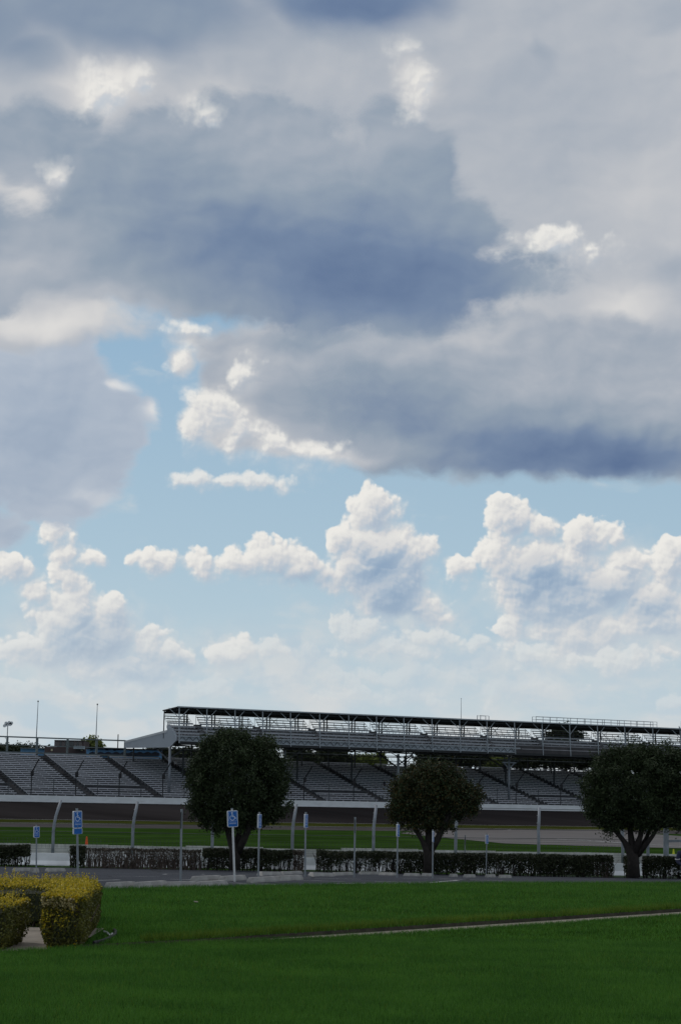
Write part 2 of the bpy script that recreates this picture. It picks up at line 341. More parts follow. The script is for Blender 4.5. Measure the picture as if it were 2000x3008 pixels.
M['galv_big'] = mat('galv_big', (0.22, 0.24, 0.27), 0.55, 0.25, 2.5, metal=0.2)
M['black_steel'] = mat('black_steel', (0.018, 0.018, 0.020), 0.6, 0.3, 3)
M['dark_steel'] = mat('dark_steel', (0.050, 0.056, 0.062), 0.6, 0.3, 1)
M['steel_green'] = mat('steel_green', (0.12, 0.145, 0.15), 0.6, 0.25, 1)
M['bench'] = mat('bench', (0.49, 0.50, 0.54), 0.5, 0.30, 0.35, stretch=(1, 1, 1), detail=9)
M['bench_dark'] = mat('bench_dark', (0.26, 0.26, 0.28), 0.6, 0.35, 0.4)
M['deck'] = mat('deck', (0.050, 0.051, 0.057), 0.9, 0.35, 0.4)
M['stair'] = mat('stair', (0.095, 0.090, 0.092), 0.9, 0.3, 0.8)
M['panel'] = mat('panel', (0.34, 0.37, 0.41), 0.6, 0.06, 0.3)
M['panel_cap'] = mat('panel_cap', (0.44, 0.46, 0.48), 0.6, 0.06, 0.3)
M['fascia'] = mat('fascia', (0.34, 0.38, 0.43), 0.6, 0.15, 0.4)
M['fascia_dark'] = mat('fascia_dark', (0.055, 0.052, 0.056), 0.8, 0.3, 0.4)
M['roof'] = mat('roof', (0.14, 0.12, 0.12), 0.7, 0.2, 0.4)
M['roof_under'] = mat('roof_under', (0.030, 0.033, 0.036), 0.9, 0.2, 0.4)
M['brown'] = mat('brown', (0.075, 0.055, 0.055), 0.9, 0.2, 0.3)
M['brown_light'] = mat('brown_light', (0.13, 0.115, 0.115), 0.9, 0.15, 0.3)
M['glass_dark'] = mat('glass_dark', (0.03, 0.034, 0.04), 0.2, 0.2, 0.3, spec=0.5)
M['blue_wall'] = mat('blue_wall', (0.13, 0.28, 0.48), 0.7, 0.15, 0.2)
M['navy'] = mat('navy', (0.020, 0.022, 0.035), 0.8, 0.2, 0.3)
M['cream'] = mat('cream', (0.5, 0.44, 0.30), 0.8, 0.1, 1)
M['sign_blue'] = mat('sign_blue', (0.008, 0.115, 0.42), 0.4, 0.15, 5)
M['sign_white'] = mat('sign_white', (0.62, 0.64, 0.67), 0.5, 0.1, 5)
M['sign_mark'] = mat('sign_mark', (0.55, 0.62, 0.75), 0.5, 0.08, 8)
M['post_white'] = mat('post_white', (0.60, 0.60, 0.60), 0.5, 0.2, 6)
M['orange'] = mat('orange', (0.75, 0.10, 0.02), 0.6, 0.15, 4)
M['yellow'] = mat('yellow', (0.55, 0.55, 0.03), 0.6, 0.15, 4)
M['rubber'] = mat('rubber', (0.02, 0.02, 0.02), 0.8, 0.2, 4)
M['bark'] = mat('bark', (0.030, 0.025, 0.022), 0.95, 0.4, 5, 0.6, 30)
M['twig'] = mat('twig', (0.115, 0.088, 0.074), 0.95, 0.4, 6)
M['leaf_tree'] = mat('leaf_tree', (0.044, 0.062, 0.024), 0.6, 0.5, 0.8, island=True, trans=0.12, c2=(0.011, 0.018, 0.009), spec=0.2)
M['leaf_rust'] = mat('leaf_rust', (0.080, 0.058, 0.018), 0.6, 0.5, 0.8, island=True, trans=0.15, c2=(0.018, 0.020, 0.008), spec=0.2)
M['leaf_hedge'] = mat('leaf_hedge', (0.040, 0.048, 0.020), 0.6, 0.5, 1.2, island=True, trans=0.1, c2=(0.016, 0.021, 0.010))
M['leaf_thin'] = mat('leaf_thin', (0.080, 0.062, 0.045), 0.6, 0.5, 1.2, island=True, trans=0.1, c2=(0.028, 0.026, 0.018))
M['leaf_gold'] = mat('leaf_gold', (0.62, 0.44, 0.022), 0.5, 0.5, 2.2, island=True, trans=0.2, c2=(0.19, 0.18, 0.016))
M['leaf_green'] = mat('leaf_green', (0.150, 0.145, 0.024), 0.5, 0.5, 2.2, island=True, trans=0.2, c2=(0.024, 0.034, 0.010))
M['leaf_pale'] = mat('leaf_pale', (0.50, 0.42, 0.24), 0.5, 0.5, 2.2, island=True, trans=0.2, c2=(0.22, 0.18, 0.05))
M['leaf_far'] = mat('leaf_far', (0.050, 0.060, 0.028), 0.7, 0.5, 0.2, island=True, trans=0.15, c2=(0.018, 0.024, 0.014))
M['leaf_far_lit'] = mat('leaf_far_lit', (0.19, 0.22, 0.055), 0.7, 0.5, 0.2, island=True, trans=0.3, c2=(0.07, 0.09, 0.028))  # brighter copy of leaf_far: sunlight on distant trees put into the leaf colour
M['skin'] = mat('skin', (0.42, 0.24, 0.17), 0.6, 0.1, 8)
M['shirt_navy'] = mat('shirt_navy', (0.022, 0.026, 0.055), 0.9, 0.3, 12)
M['shirt_white'] = mat('shirt_white', (0.60, 0.57, 0.60), 0.9, 0.1, 8)
M['trousers'] = mat('trousers', (0.035, 0.035, 0.042), 0.9, 0.3, 8)
M['hair'] = mat('hair', (0.05, 0.035, 0.025), 0.8, 0.3, 30)

# ------------------------------------------------------------------ ground heights
TH = math.atan(0.55)                          # the track and the grandstands recede to the right
DU = Vector((math.cos(TH), math.sin(TH), 0)); NU = Vector((-math.sin(TH), math.cos(TH), 0)); BU = Vector((0, 372, 0))
def SP(a, n, z=0.0): return BU + DU * a + NU * n + Vector((0, 0, z))      # a along the track, n across it (away from us)
def n_of(x, y): return (x - BU.x) * NU.x + (y - BU.y) * NU.y
PROF = [(0, 0.0), (33, 0.0), (40, 0.09), (50, 0.235), (54, 0.24), (58, 0.19), (65, 0.05), (71, -0.14), (81, -0.47), (90, -0.70), (100, -0.93), (106, -0.97), (9000, -0.97)]
PX, PZ = np.array([p[0] for p in PROF], float), np.array([p[1] for p in PROF])
def gz(x, y):
    z = float(np.interp(y, PX, PZ))
    if y > 150:
        n = n_of(x, y)
        if n > -40: z = float(np.interp(n, (-40, -27, -17, 0.5, 3, 33, 60), (-0.97, -0.40, 0.14, 3.2, 3.2, 3.2, 0.0)))
    return z
def hit(px, py):                              # where a pixel's line of sight meets the ground
    d = ray(px, py); lo = None; prev = 10.0
    for Y in np.arange(15, 370, 0.25):
        p = EYEP + d * (Y / d.y)
        if p.z <= gz(p.x, p.y): 
            a, b = Y - 0.25, Y
            for _ in range(20):
                m_ = (a + b) / 2; p = EYEP + d * (m_ / d.y)
                if p.z <= gz(p.x, p.y): b = m_
                else: a = m_
            return p
    return EYEP + d * (300 / d.y)
def on_n(px, py, n):                          # where it meets the upright plane at n, as (along, height)
    d = ray(px, py); t = ((BU - EYEP).dot(NU) + n) / d.dot(NU); p = EYEP + d * t
    return (p - BU).dot(DU), p.z
def walk_y(x): return 33.55 + 1.05 * x         # near edge of the footpath
def lot_y(x): return 51.4 + 0.7 * x if x > -14 else 41.6
WALK_W = 2.0
def sheet(name, fxy, ni, nj, m, dz=0.0, kind='structure', parent=None, zfun=gz):
    vs, fs = [], []
    for i in range(ni + 1):
        for j in range(nj + 1):
            x, y = fxy(i / ni, j / nj); vs.append((x, y, zfun(x, y) + dz))
    for i in range(ni):
        for j in range(nj):
            k = i * (nj + 1) + j; fs.append((k, k + nj + 1, k + nj + 2, k + 1))
    o = MB().add(vs, fs).build(name, m, parent, smooth=True)
    for p in o.data.polygons:
        if p.normal.z < 0: p.flip()
    if kind: o['kind'] = kind
    return o
def near_z(x, y): return 0.055 * sm(2.0, -4.0, x) + 0.03 + gz(x, y)
# ------------------------------------------------------------------ ground sheets
def far_xy(s, t):
    x = -190 + 420 * s; y1 = BU.y - 38.4 * 1.1413 + 0.55 * x; y = 103.0 + t * max(2.0, y1 - 103.0); return x, y
sheet('infield_grass', far_xy, 60, 60, M['infield'], 0.0)
def near_xy(s, t): return -140 + 280 * s, 1 + 102.2 * t
sheet('ground', near_xy, 60, 60, M['soil'], -0.16)
for nm, fx in (('lawn', lambda s, t: (-22 + 52 * s, 2 + t * (walk_y(-22 + 52 * s) - 2))),):
    sheet(nm, lambda s, t: (lambda x: (x, 2 + t * max(1.0, walk_y(x) - 2)))(-16 + 46 * s), 46, 30, M['turf'], 0, zfun=near_z)['label'] = 'near lawn in front of the footpath'
sheet('lawn', lambda s, t: (lambda x: (x, walk_y(x) + WALK_W + t * max(0.3, lot_y(x) - walk_y(x) - WALK_W)))(-16 + 46 * s), 46, 24, M['turf'], 0.03)
sheet('footpath', lambda s, t: (lambda x: (x, walk_y(x) - 0.3 + t * (WALK_W + 0.6)))(-16 + 46 * s), 46, 2, M['concrete'], -0.04)
sheet('hedge_path', lambda s, t: (-5.6 + 1.5 * s, 28.9 + 6.0 * t), 3, 6, M['concrete'], 0.05)
for dy, zf in ((0.0, near_z), (WALK_W, lambda x, y: gz(x, y) + 0.03)):
    vs = []
    for i in range(80):
        x = -7 + i * 0.25; y = walk_y(x) + dy; vs += [(x, y, zf(x, y)), (x, y + (0.03 if dy else -0.03) * -1, gz(x, y) - 0.06)]
    e = MB().add(vs, [(2*i, 2*i+1, 2*i+3, 2*i+2) for i in range(79)]).build('soil_edge', M['soil']); e['kind'] = 'structure'
lot = sheet('parking_lot', lambda s, t: (lambda x: (x, lot_y(x) - 0.4 + t * (103.2 - lot_y(x) + 0.4)))(-40 + 85 * s), 34, 60, M['asphalt'], 0.0)
sheet('ground', lambda s, t: (lambda x: (x, 2 + t * 101))(-140 + 124 * s * 1.0), 20, 40, M['turf'], -0.08)
sheet('ground', lambda s, t: (lambda x: (x, 2 + t * 101))(30 + 110 * s), 20, 40, M['turf'], -0.08)
def ribbon(name, px, w, m, parent=None, dz=0.004, wobble=0.0, kind=None):
    pts = [hit(*p) for p in px]; P2 = []
    for a, b in zip(pts, pts[1:]):
        k = max(2, int((b - a).length / 1.2))
        P2 += [a.lerp(b, i / k) for i in range(k)]
    P2.append(pts[-1]); vs, fs = [], []
    for i, p in enumerate(P2):
        d = (P2[min(i + 1, len(P2) - 1)] - P2[max(i - 1, 0)]); d.z = 0; d.normalize(); s = Vector((-d.y, d.x, 0))
        ww = w * (1 + wobble * (random.random() - 0.5)); off = wobble * 0.4 * (random.random() - 0.5)
        for q in (p + s * (ww / 2 + off), p - s * (ww / 2 - off)): vs.append((q.x, q.y, gz(q.x, q.y) + dz))
    fs = [(2*i, 2*i+1, 2*i+3, 2*i+2) for i in range(len(P2) - 1)]
    o = MB().add(vs, fs).build(name, m, parent)
    if kind: o['kind'] = kind
    return o
# faded bay lines and cracks of the lot
for a, b in (((239,2587),(352,2585)),((480,2569),(600,2568)),((666,2594),(790,2596)),((700,2597),(900,2601)),((980,2596),(1262,2594)),((1262,2594),(1352,2586)),
             ((860,2586),(1010,2590)),((880,2579),(1060,2583)),((1100,2590),(1300,2592)),((500,2583),(640,2586)),((330,2574),(470,2576)),((1290,2582),(1480,2588)),((1180,2580),(1330,2581)),((360,2595),(480,2590))):
    ribbon('marking', [a, b], 0.14, M['paint'], lot, 0.006, 0.3)
for c in (((260,2562),(330,2560),(420,2562)),((322,2575),(345,2571)),((435,2546),(452,2555),(470,2562)),((560,2599),(700,2600),(745,2602)),((1090,2578),(1150,2579),(1240,2577)),((1370,2586),(1420,2582),(1500,2582)),
          ((900,2580),(1060,2576)),((60,2569),(230,2570)),((640,2590),(820,2594)),((1000,2583),(1200,2585))):
    ribbon('crack', c, 0.07, M['crack'], lot, 0.010, 0.9)
ribbon('verge', [(0,2541),(300,2544),(640,2552),(1000,2560),(1400,2571),(1990,2581)], 0.9, M['turf'], None, 0.03, 0.3, 'structure')
# kerb-side concrete lip by the right end of the lot
# infield road, thin grass, race track and its white lines: strips along the track
def strip(name, n0, n1, m, dz, a0=-260, a1=300, na=50, kind='structure', parent=None, nn=3):
    def f(s, t): p = SP(a0 + (a1 - a0) * s, n0 + (n1 - n0) * t); return p.x, p.y
    return sheet(name, f, na, nn, m, dz, kind, parent)
strip('ground', 0.2, 60, M['deck'], -0.05, nn=12)
strip('ground', 60, 2600, M['infield'], -0.05, a0=-2500, a1=2500, nn=8)
strip('infield_road', -38.5, -27.3, M['road'], 0.0, nn=4)
strip('grass_strip', -27.3, -17.2, M['olive'], 0.0, nn=4)
trk = strip('race_track', -17.2, 0.0, M['track'], 0.0, nn=8)
strip('edge_line', -17.5, -17.25, M['white_line'], 0.04, kind=None, parent=trk)
strip('edge_line', -27.45, -27.2, M['white_line'], 0.05, kind=None, parent=trk)
pad_px = [(1175,2448),(1245,2440),(1400,2439),(1560,2438),(1760,2438),(2080,2440),(2080,2494),(1900,2490),(1700,2485),(1480,2478),(1290,2460)]
pv = [hit(*p) for p in pad_px]
pad = MB().add([(p.x, p.y, gz(p.x, p.y) + 0.03) for p in pv], [tuple(range(len(pv)))]).build('paved_runoff', M['pad']); pad['kind'] = 'structure'
for px in ([(1500,2438.5),(1460,2442),(1442,2447),(1452,2451),(1482,2453)], [(1505,2456),(1560,2460),(1640,2466),(1760,2473),(1822,2477)], [(1556,2466),(1700,2468),(1830,2477)],
           [(1758,2453),(1790,2457),(1835,2459)], [(1880,2463),(1950,2465),(2030,2468)], [(1880,2480),(2000,2488)]):
    ribbon('edge_line', px, 0.35, M['white_line'], pad, 0.06)
def fbm3(p, sc, seed):
    r = np.zeros(len(p)); a = 1.0
    g_ = np.random.default_rng(seed)
    for k in range(4):
        for _ in range(3):
            w = g_.normal(size=3) * sc * (1.9 ** k); ph = g_.uniform(0, 6.28); r += a / 3 * np.sin(p @ w + ph)
        a *= 0.6
    return r
# ------------------------------------------------------------------ grass blades (uncountable)
def blades(name, regions, m, kind='stuff', label=None):
    V = []
    for (n, pos, hmin, hmax, w) in regions:
        p = pos(n); k = len(p)
        ang = RNG.uniform(0, 2 * np.pi, k); h = RNG.uniform(hmin, hmax, k); lean = RNG.uniform(0.1, 0.75, k) * h; la = RNG.uniform(0, 2 * np.pi, k)
        dx, dy = np.cos(ang) * w / 2, np.sin(ang) * w / 2
        a = p + np.stack([dx, dy, -0.01 + 0 * h], 1); b = p - np.stack([dx, dy, 0.01 + 0 * h], 1)
        c = p + np.stack([np.cos(la) * lean, np.sin(la) * lean, h], 1)
        V.append(np.stack([a, b, c], 1))
    V = np.concatenate(V).astype(np.float32); n = len(V)
    me = bpy.data.meshes.new(name); me.vertices.add(n * 3); me.vertices.foreach_set('co', V.ravel())
    me.loops.add(n * 3); me.loops.foreach_set('vertex_index', np.arange(n * 3, dtype=np.int32))
    me.polygons.add(n); me.polygons.foreach_set('loop_start', np.arange(0, n * 3, 3, dtype=np.int32))
    me.materials.append(m); me.update(calc_edges=True)
    o = link(bpy.data.objects.new(name, me)); tag(o, label, None, None, kind); return o
def lawn_pts(y0, y1, side):
    def f(n):
        y = np.sqrt(RNG.uniform(y0 * y0, y1 * y1, n)); x = (RNG.uniform(-1, 1, n)) * (y * 0.182 + 1.6)
        wy = 33.55 + 1.05 * x; ly = np.where(x > -14, 51.4 + 0.7 * x, 41.6)
        if side == 0: ok = y < wy + 0.03
        else: ok = (y > wy + WALK_W - 0.02) & (y < ly + 0.05) & ~((x < -3.84 - 0.075 * (y - 29.8)) & (y < 35)) & ~((x < -4.66) & (y < 38.6))
        x, y = x[ok], y[ok]
        t = np.clip((x - 2.0) / (-6.0), 0, 1)
        z = 0.055 * t * t * (3 - 2 * t) + 0.03 + np.interp(y, PX, PZ) if side == 0 else np.interp(y, PX, PZ) + 0.03
        # mowing leaves low and high patches
        return np.stack([x, y, z], 1)
    return f
blades('grass', [(210000, lawn_pts(18.5, 26, 0), 0.03, 0.065, 0.010), (190000, lawn_pts(26, 34, 0), 0.03, 0.065, 0.012), (60000, lawn_pts(34, 43, 0), 0.03, 0.065, 0.014),
                 (150000, lawn_pts(30, 40, 1), 0.03, 0.07, 0.014), (170000, lawn_pts(40, 58, 1), 0.03, 0.075, 0.017)], M['blade'], label='short mown green grass')
def sparse_pts(n):
    p = lawn_pts(18.5, 42, 0)(n); k = fbm3(p, 0.9, 77) + RNG.normal(0, .5, len(p)) > 0.2; return p[k]
blades('edge_grass', [(26000, sparse_pts, 0.045, 0.085, 0.010), (9000, lawn_pts(34, 58, 1), 0.05, 0.10, 0.014)], M['blade_tall'], label='scattered lighter blades in the lawn')
def edge_pts(n):
    x = RNG.uniform(-3.2, 9.5, n); keep = RNG.uniform(0, 1, n) < 0.45 + 0.55 * np.sin(x * 2.3 + np.sin(x * 5.1)) ** 2; x = x[keep]
    y = 33.55 + 1.05 * x + WALK_W + np.abs(RNG.normal(0, 0.30, len(x))) + 0.02
    return np.stack([x, y, np.interp(y, PX, PZ) + 0.03], 1)
blades('edge_grass', [(16000, edge_pts, 0.06, 0.17, 0.012)], M['blade_tall'], label='taller yellowish grass along the far edge of the footpath')
def lotedge_pts(n):
    x = RNG.uniform(-7, 11.5, n); y = 51.4 + 0.7 * x - np.abs(RNG.normal(0, 0.25, n)); return np.stack([x, y, np.interp(y, PX, PZ) + 0.02], 1)
blades('edge_grass', [(12000, lotedge_pts, 0.06, 0.14, 0.014)], M['blade'], label='unmown grass fringe along the parking lot')
def walk_edge(n):
    x = RNG.uniform(-5, 10, n); y = 33.55 + 1.05 * x - np.abs(RNG.normal(0, 0.12, n)); t = np.clip((x - 2.0) / (-6.0), 0, 1)
    return np.stack([x, y, 0.055 * t * t * (3 - 2 * t) + 0.03 + np.interp(y, PX, PZ)], 1)
blades('edge_grass', [(14000, walk_edge, 0.04, 0.10, 0.010)], M['blade'], label='grass overhanging the near edge of the footpath')

# ------------------------------------------------------------------ leaves
def leaf_obj(name, pts, size, m, parent=None, kind=None, flat=0.0):
    pts = np.asarray(pts, float); n = len(pts)
    d = RNG.normal(size=(n, 3)); d /= np.linalg.norm(d, axis=1)[:, None]
    e = RNG.normal(size=(n, 3)); e[:, 2] *= 1 - flat; e -= d * (d * e).sum(1)[:, None]; e /= np.linalg.norm(e, axis=1)[:, None]
    s = size * RNG.uniform(0.7, 1.35, n)[:, None]
    V = np.stack([pts - d * s, pts + e * s * 0.55, pts + d * s, pts - e * s * 0.55], 1).astype(np.float32)
    me = bpy.data.meshes.new(name); me.vertices.add(n * 4); me.vertices.foreach_set('co', V.ravel())
    me.loops.add(n * 4); me.loops.foreach_set('vertex_index', np.arange(n * 4, dtype=np.int32))
    me.polygons.add(n); me.polygons.foreach_set('loop_start', np.arange(0, n * 4, 4, dtype=np.int32))
    me.materials.append(m); me.update(calc_edges=True)
    o = link(bpy.data.objects.new(name, me), parent)
    if kind: o['kind'] = kind
    return o
def ell_pts(ells, n, seed, shell=0.55, rough=0.12, tuft=None):
    if tuft:
        c = ell_pts(ells, n // 34, seed, shell * 0.85, rough * 2.0); k = n // max(1, len(c))
        p = np.repeat(c, k, 0); return p + RNG.normal(size=p.shape) * (tuft * RNG.uniform(0.6, 1.5, len(c)).repeat(k))[:, None]
    out = []; vol = np.array([e[3] * e[4] * e[5] for e in ells]) ** 0.75; vol /= vol.sum()
    C = np.array([e[:3] for e in ells], float); Rr = np.array([e[3:6] for e in ells], float)
    for i, k in enumerate((vol * n).astype(int)):
        d = RNG.normal(size=(k, 3)); d /= np.linalg.norm(d, axis=1)[:, None]
        rr = shell + (1 - shell) * RNG.uniform(0, 1, k) ** 0.7
        p = C[i] + d * rr[:, None] * Rr[i]
        p += d * (rough * fbm3(p, 3.0 / Rr.mean(), seed) * Rr[i].mean() * 1.0)[:, None]
        nz = fbm3(p, 9.0 / Rr.mean(), seed + 5)
        inside = np.zeros(k, bool)
        for j in range(len(ells)):
            if j != i: inside |= (((p - C[j]) / Rr[j]) ** 2).sum(1) < shell ** 2
        p = p[(~inside) & (nz > -0.85)]
        out.append(p)
    return np.concatenate(out)
def px_ells(lst, Y, depth=0.8):
    out = []
    for (cx_, cy_, rx, ry) in lst:
        c = at(cx_, cy_, Y); s = Y / FPX; out.append((c.x, c.y, c.z, rx * s, (rx + ry) / 2 * s * depth, ry * s))
    return out
def tree(name, label, base_px, Y, ells_px, branches, nl, size, m, base_z=None, group=None, depth=0.8, tuft=0.13, mat2=None):
    b = at(base_px[0], base_px[1], Y); bz = gz(b.x, Y) if base_z is None else base_z
    root = empty(name, (b.x, Y, bz), label, 'tree', group); o0 = Vector(root.location)
    t = MB()
    for br in branches:
        pts = [at(x, y, Y + dy) - o0 for (x, y, dy, w) in br]; t.tube(pts, [w for (_, _, _, w) in br], 8)
    t.build('trunk', M['bark'], root, smooth=True)
    E = [(e[0] - o0.x, e[1] - o0.y, e[2] - o0.z, *e[3:]) for e in px_ells(ells_px, Y, depth)]
    p = ell_pts(E, nl, len(label) * 7, tuft=tuft)
    if mat2:
        k = RNG.uniform(0, 1, len(p)) < mat2[1]; c = leaf_obj('crown', p[~k], size, m, root, 'stuff'); leaf_obj('foliage', p[k], size, mat2[0], root, 'stuff')
    else: leaf_obj('crown', p, size, m, root, 'stuff')
    return root
tree('shade_tree', 'tallest dense round tree behind the wheelchair sign with a white post', (692,2552), 101.3,
     [(697,2290,132,135),(668,2202,80,62),(755,2232,72,70),(602,2372,48,50),(800,2372,50,42),(585,2300,34,80),(818,2290,28,70),(640,2410,46,34),(720,2390,80,45)],
     [[(690,2556,0,.30),(690,2500,0,.27),(678,2460,0,.22),(668,2420,0,.20),(655,2340,0,.10)], [(695,2500,0,.22),(702,2450,.3,.16),(705,2400,.4,.14),(710,2320,.3,.07)], [(698,2505,0,.2),(715,2470,-.2,.19),(728,2440,-.3,.17),(735,2400,-.3,.15),(760,2300,-.3,.08)]],
     90000, 0.058, M['leaf_tree'])
tree('shade_tree', 'smallest tree with three bare forked stems and rusty leaf tips', (1258,2564), 99.0,
     [(1265,2325,112,62),(1275,2280,82,40),(1185,2345,44,56),(1375,2338,40,44),(1240,2395,74,44),(1345,2370,55,34),(1170,2385,30,34),(1290,2425,40,22)],
     [[(1258,2570,0,.27),(1258,2505,0,.25),(1240,2470,0,.12),(1222,2440,0,.11),(1205,2390,0,.06)], [(1258,2505,0,.22),(1260,2450,.2,.2),(1258,2400,.2,.15),(1262,2320,0,.08)], [(1262,2505,0,.18),(1285,2465,-.2,.17),(1302,2425,-.2,.14),(1320,2390,-.2,.09),(1350,2362,-.3,.06),(1395,2345,-.3,.03)]],
     46000, 0.060, M['leaf_tree'], mat2=(M['leaf_rust'], 0.35))
tree('shade_tree', 'widest dense dark tree standing in the hedge at the right edge', (1862,2577), 98.0,
     [(1865,2310,140,120),(1825,2242,84,50),(1925,2236,90,46),(2000,2300,80,90),(1790,2385,66,54),(1895,2395,105,46),(2005,2400,52,44),(1752,2330,44,72),(1800,2425,36,20)],
     [[(1860,2578,0,.34),(1858,2515,0,.29),(1832,2472,0,.13),(1806,2440,0,.11),(1778,2405,0,.07)], [(1858,2505,0,.22),(1851,2450,.2,.15),(1845,2380,.2,.10)], [(1862,2505,0,.22),(1880,2455,-.2,.13),(1885,2390,-.2,.10)],
      [(1866,2515,0,.18),(1896,2465,.2,.11),(1912,2425,.2,.09),(1930,2370,0,.07)], [(1872,2512,0,.16),(1916,2455,-.3,.10),(1940,2415,-.3,.08),(1965,2360,-.3,.06)]],
     85000, 0.058, M['leaf_tree'])
# ------------------------------------------------------------------ golden clipped hedges
def box_pts(x0, x1, y0, y1, z0, z1, n, seed, rough=0.035, faces='txyXY', inset=0.10, rnd=0.06):
    A = {'t': (x1-x0)*(y1-y0)*1.5, 'x': (y1-y0)*(z1-z0), 'X': (y1-y0)*(z1-z0), 'y': (x1-x0)*(z1-z0), 'Y': (x1-x0)*(z1-z0)}
    tot = sum(A[f] for f in faces); out = []
    for f in faces:
        k = int(n * A[f] / tot); u, v, w = RNG.uniform(0,1,k), RNG.uniform(0,1,k), RNG.uniform(0,1,k) ** 1.5 * inset
        X, Y, Z = x0+(x1-x0)*u, y0+(y1-y0)*v, z0+(z1-z0)*v
        if f == 't': p = np.stack([X, Y, z1 - w], 1)
        if f == 'x': p = np.stack([x0 + w, y0+(y1-y0)*u, Z], 1)
        if f == 'X': p = np.stack([x1 - w, y0+(y1-y0)*u, Z], 1)
        if f == 'y': p = np.stack([X, y0 + w, Z], 1)
        if f == 'Y': p = np.stack([X, y1 - w, Z], 1)
        out.append(p)
    p = np.concatenate(out); c = np.array([(x0+x1)/2, (y0+y1)/2, (z0+z1)/2]); hb = np.array([(x1-x0)/2, (y1-y0)/2, (z1-z0)/2])
    q = p - c; inner = np.maximum(hb - rnd, 0.01); ov = np.maximum(np.abs(q) - inner, 0); L = np.linalg.norm(ov, axis=1)
    fac = np.where(L > rnd, rnd / np.maximum(L, 1e-6), 1.0); p = c + np.sign(q) * (np.minimum(np.abs(q), inner) + ov * fac[:, None])
    nv = q / hb; nv /= np.linalg.norm(nv, axis=1)[:, None]
    p += nv * (rough * fbm3(p, 7.0, seed))[:, None]
    return p
def gold_hedge(label, x0, x1, y0, y1, z0, z1, n, seed, faces='txyXY', sprigs=0, pale=0.0, shear=0.0):
    root = empty('clipped_hedge', ((x0+x1)/2, (y0+y1)/2, z0), label, 'hedge', 'golden clipped hedges'); o = np.array(root.location)
    p = box_pts(x0, x1, y0, y1, z0 + 0.02, z1, n, seed, faces=faces)
    nar = 0.13 * np.clip((z0 + 0.34 - p[:, 2]) / 0.34, 0, 1) ** 1.5      # the foot is narrower
    p[:, 0] += np.where(p[:, 0] > (x0+x1)/2, -nar, nar); p[:, 1] += np.where(p[:, 1] < (y0+y1)/2, nar, 0)
    p[:, 0] -= shear * (p[:, 1] - y0)
    hrel = (p[:, 2] - z0) / (z1 - z0); pat = fbm3(p, 3.2, seed + 3)
    pg = np.clip((hrel - 0.88) / 0.12, 0, 1) * np.clip(0.74 - 0.22 * pat, 0.35, 0.95) + np.clip(pat + 0.15, 0, 1) * 0.42 * (p[:, 1] < y0 + 0.5) * (p[:, 0] < x1 - 0.12) 
    k = RNG.uniform(0, 1, len(p)) < pg
    top = p[k]
    leaf_obj('foliage', p[~k] - o, 0.022, M['leaf_green'], root, 'stuff')
    leaf_obj('new_growth', top - o, 0.022, M['leaf_gold'], root, 'stuff')
    # upright young shoots on the top
    t = MB(); sp = []
    for _ in range(int((x1-x0)*(y1-y0)*sprigs)):
        x, y = RNG.uniform(x0+.05, x1-.05), RNG.uniform(y0+.05, y1-.05); h = RNG.uniform(0.03, 0.14) * (2.2 if RNG.uniform() < 0.03 else 1)
        b = Vector((x - shear * (y - y0), y, z1-.06)); e = b + Vector((RNG.normal(0,.02), RNG.normal(0,.02), h + .06)); 
        for q in np.linspace(0.2, 1, max(3, int(h / 0.016))): sp.append(np.array(b.lerp(e, q)) + RNG.normal(0, 0.010, 3))
    if sp: leaf_obj('shoot', np.array(sp) - o, 0.017, M['leaf_gold'], root, 'stuff')
    if pale:
        u = RNG.uniform(0, 1, 520); pp = np.stack([x0 + (x1-x0)*u*0.75, y0 + RNG.normal(0.03, .03, 520), z1 - np.abs(RNG.normal(0.07, .05, 520)) - 0.04*u], 1)
        leaf_obj('cut_leaves', pp - o, 0.024, M['leaf_pale'], root, 'stuff')
    # woody inside, so that the hedge is not hollow
    s = MB()
    for _ in range(int(30 * (x1-x0) * (y1-y0)) + 14):
        x, y = RNG.uniform(x0+.15, x1-.15), RNG.uniform(y0+.15, y1-.15); x -= shear * (y - y0)
        s.tube([Vector((x, y, z0)) - root.location, Vector((x + RNG.normal(0,.1), y + RNG.normal(0,.1), z1 - .2)) - root.location], [.016, .006], 5)
    s.build('stems', M['twig'], root)['kind'] = 'stuff'
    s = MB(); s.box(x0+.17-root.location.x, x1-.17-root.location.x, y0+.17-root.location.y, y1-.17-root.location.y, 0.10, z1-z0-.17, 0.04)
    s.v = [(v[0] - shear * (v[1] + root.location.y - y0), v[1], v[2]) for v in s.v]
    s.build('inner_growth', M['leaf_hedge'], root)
    return root
gold_hedge('golden hedge block with a tall pale clipped front beside the lawn', -4.48, -3.80, 29.8, 34.95, 0.02, 0.86, 46000, 3, sprigs=110, pale=1, shear=0.075)
gold_hedge('golden hedge at the left picture edge, nearest the camera', -8.0, -4.90, 29.4, 31.4, 0.02, 0.74, 26000, 5, sprigs=90)
gold_hedge('long golden hedge running behind the two nearer hedge blocks', -13.0, -4.62, 35.1, 38.2, 0.06, 0.81, 60000, 9, sprigs=70)
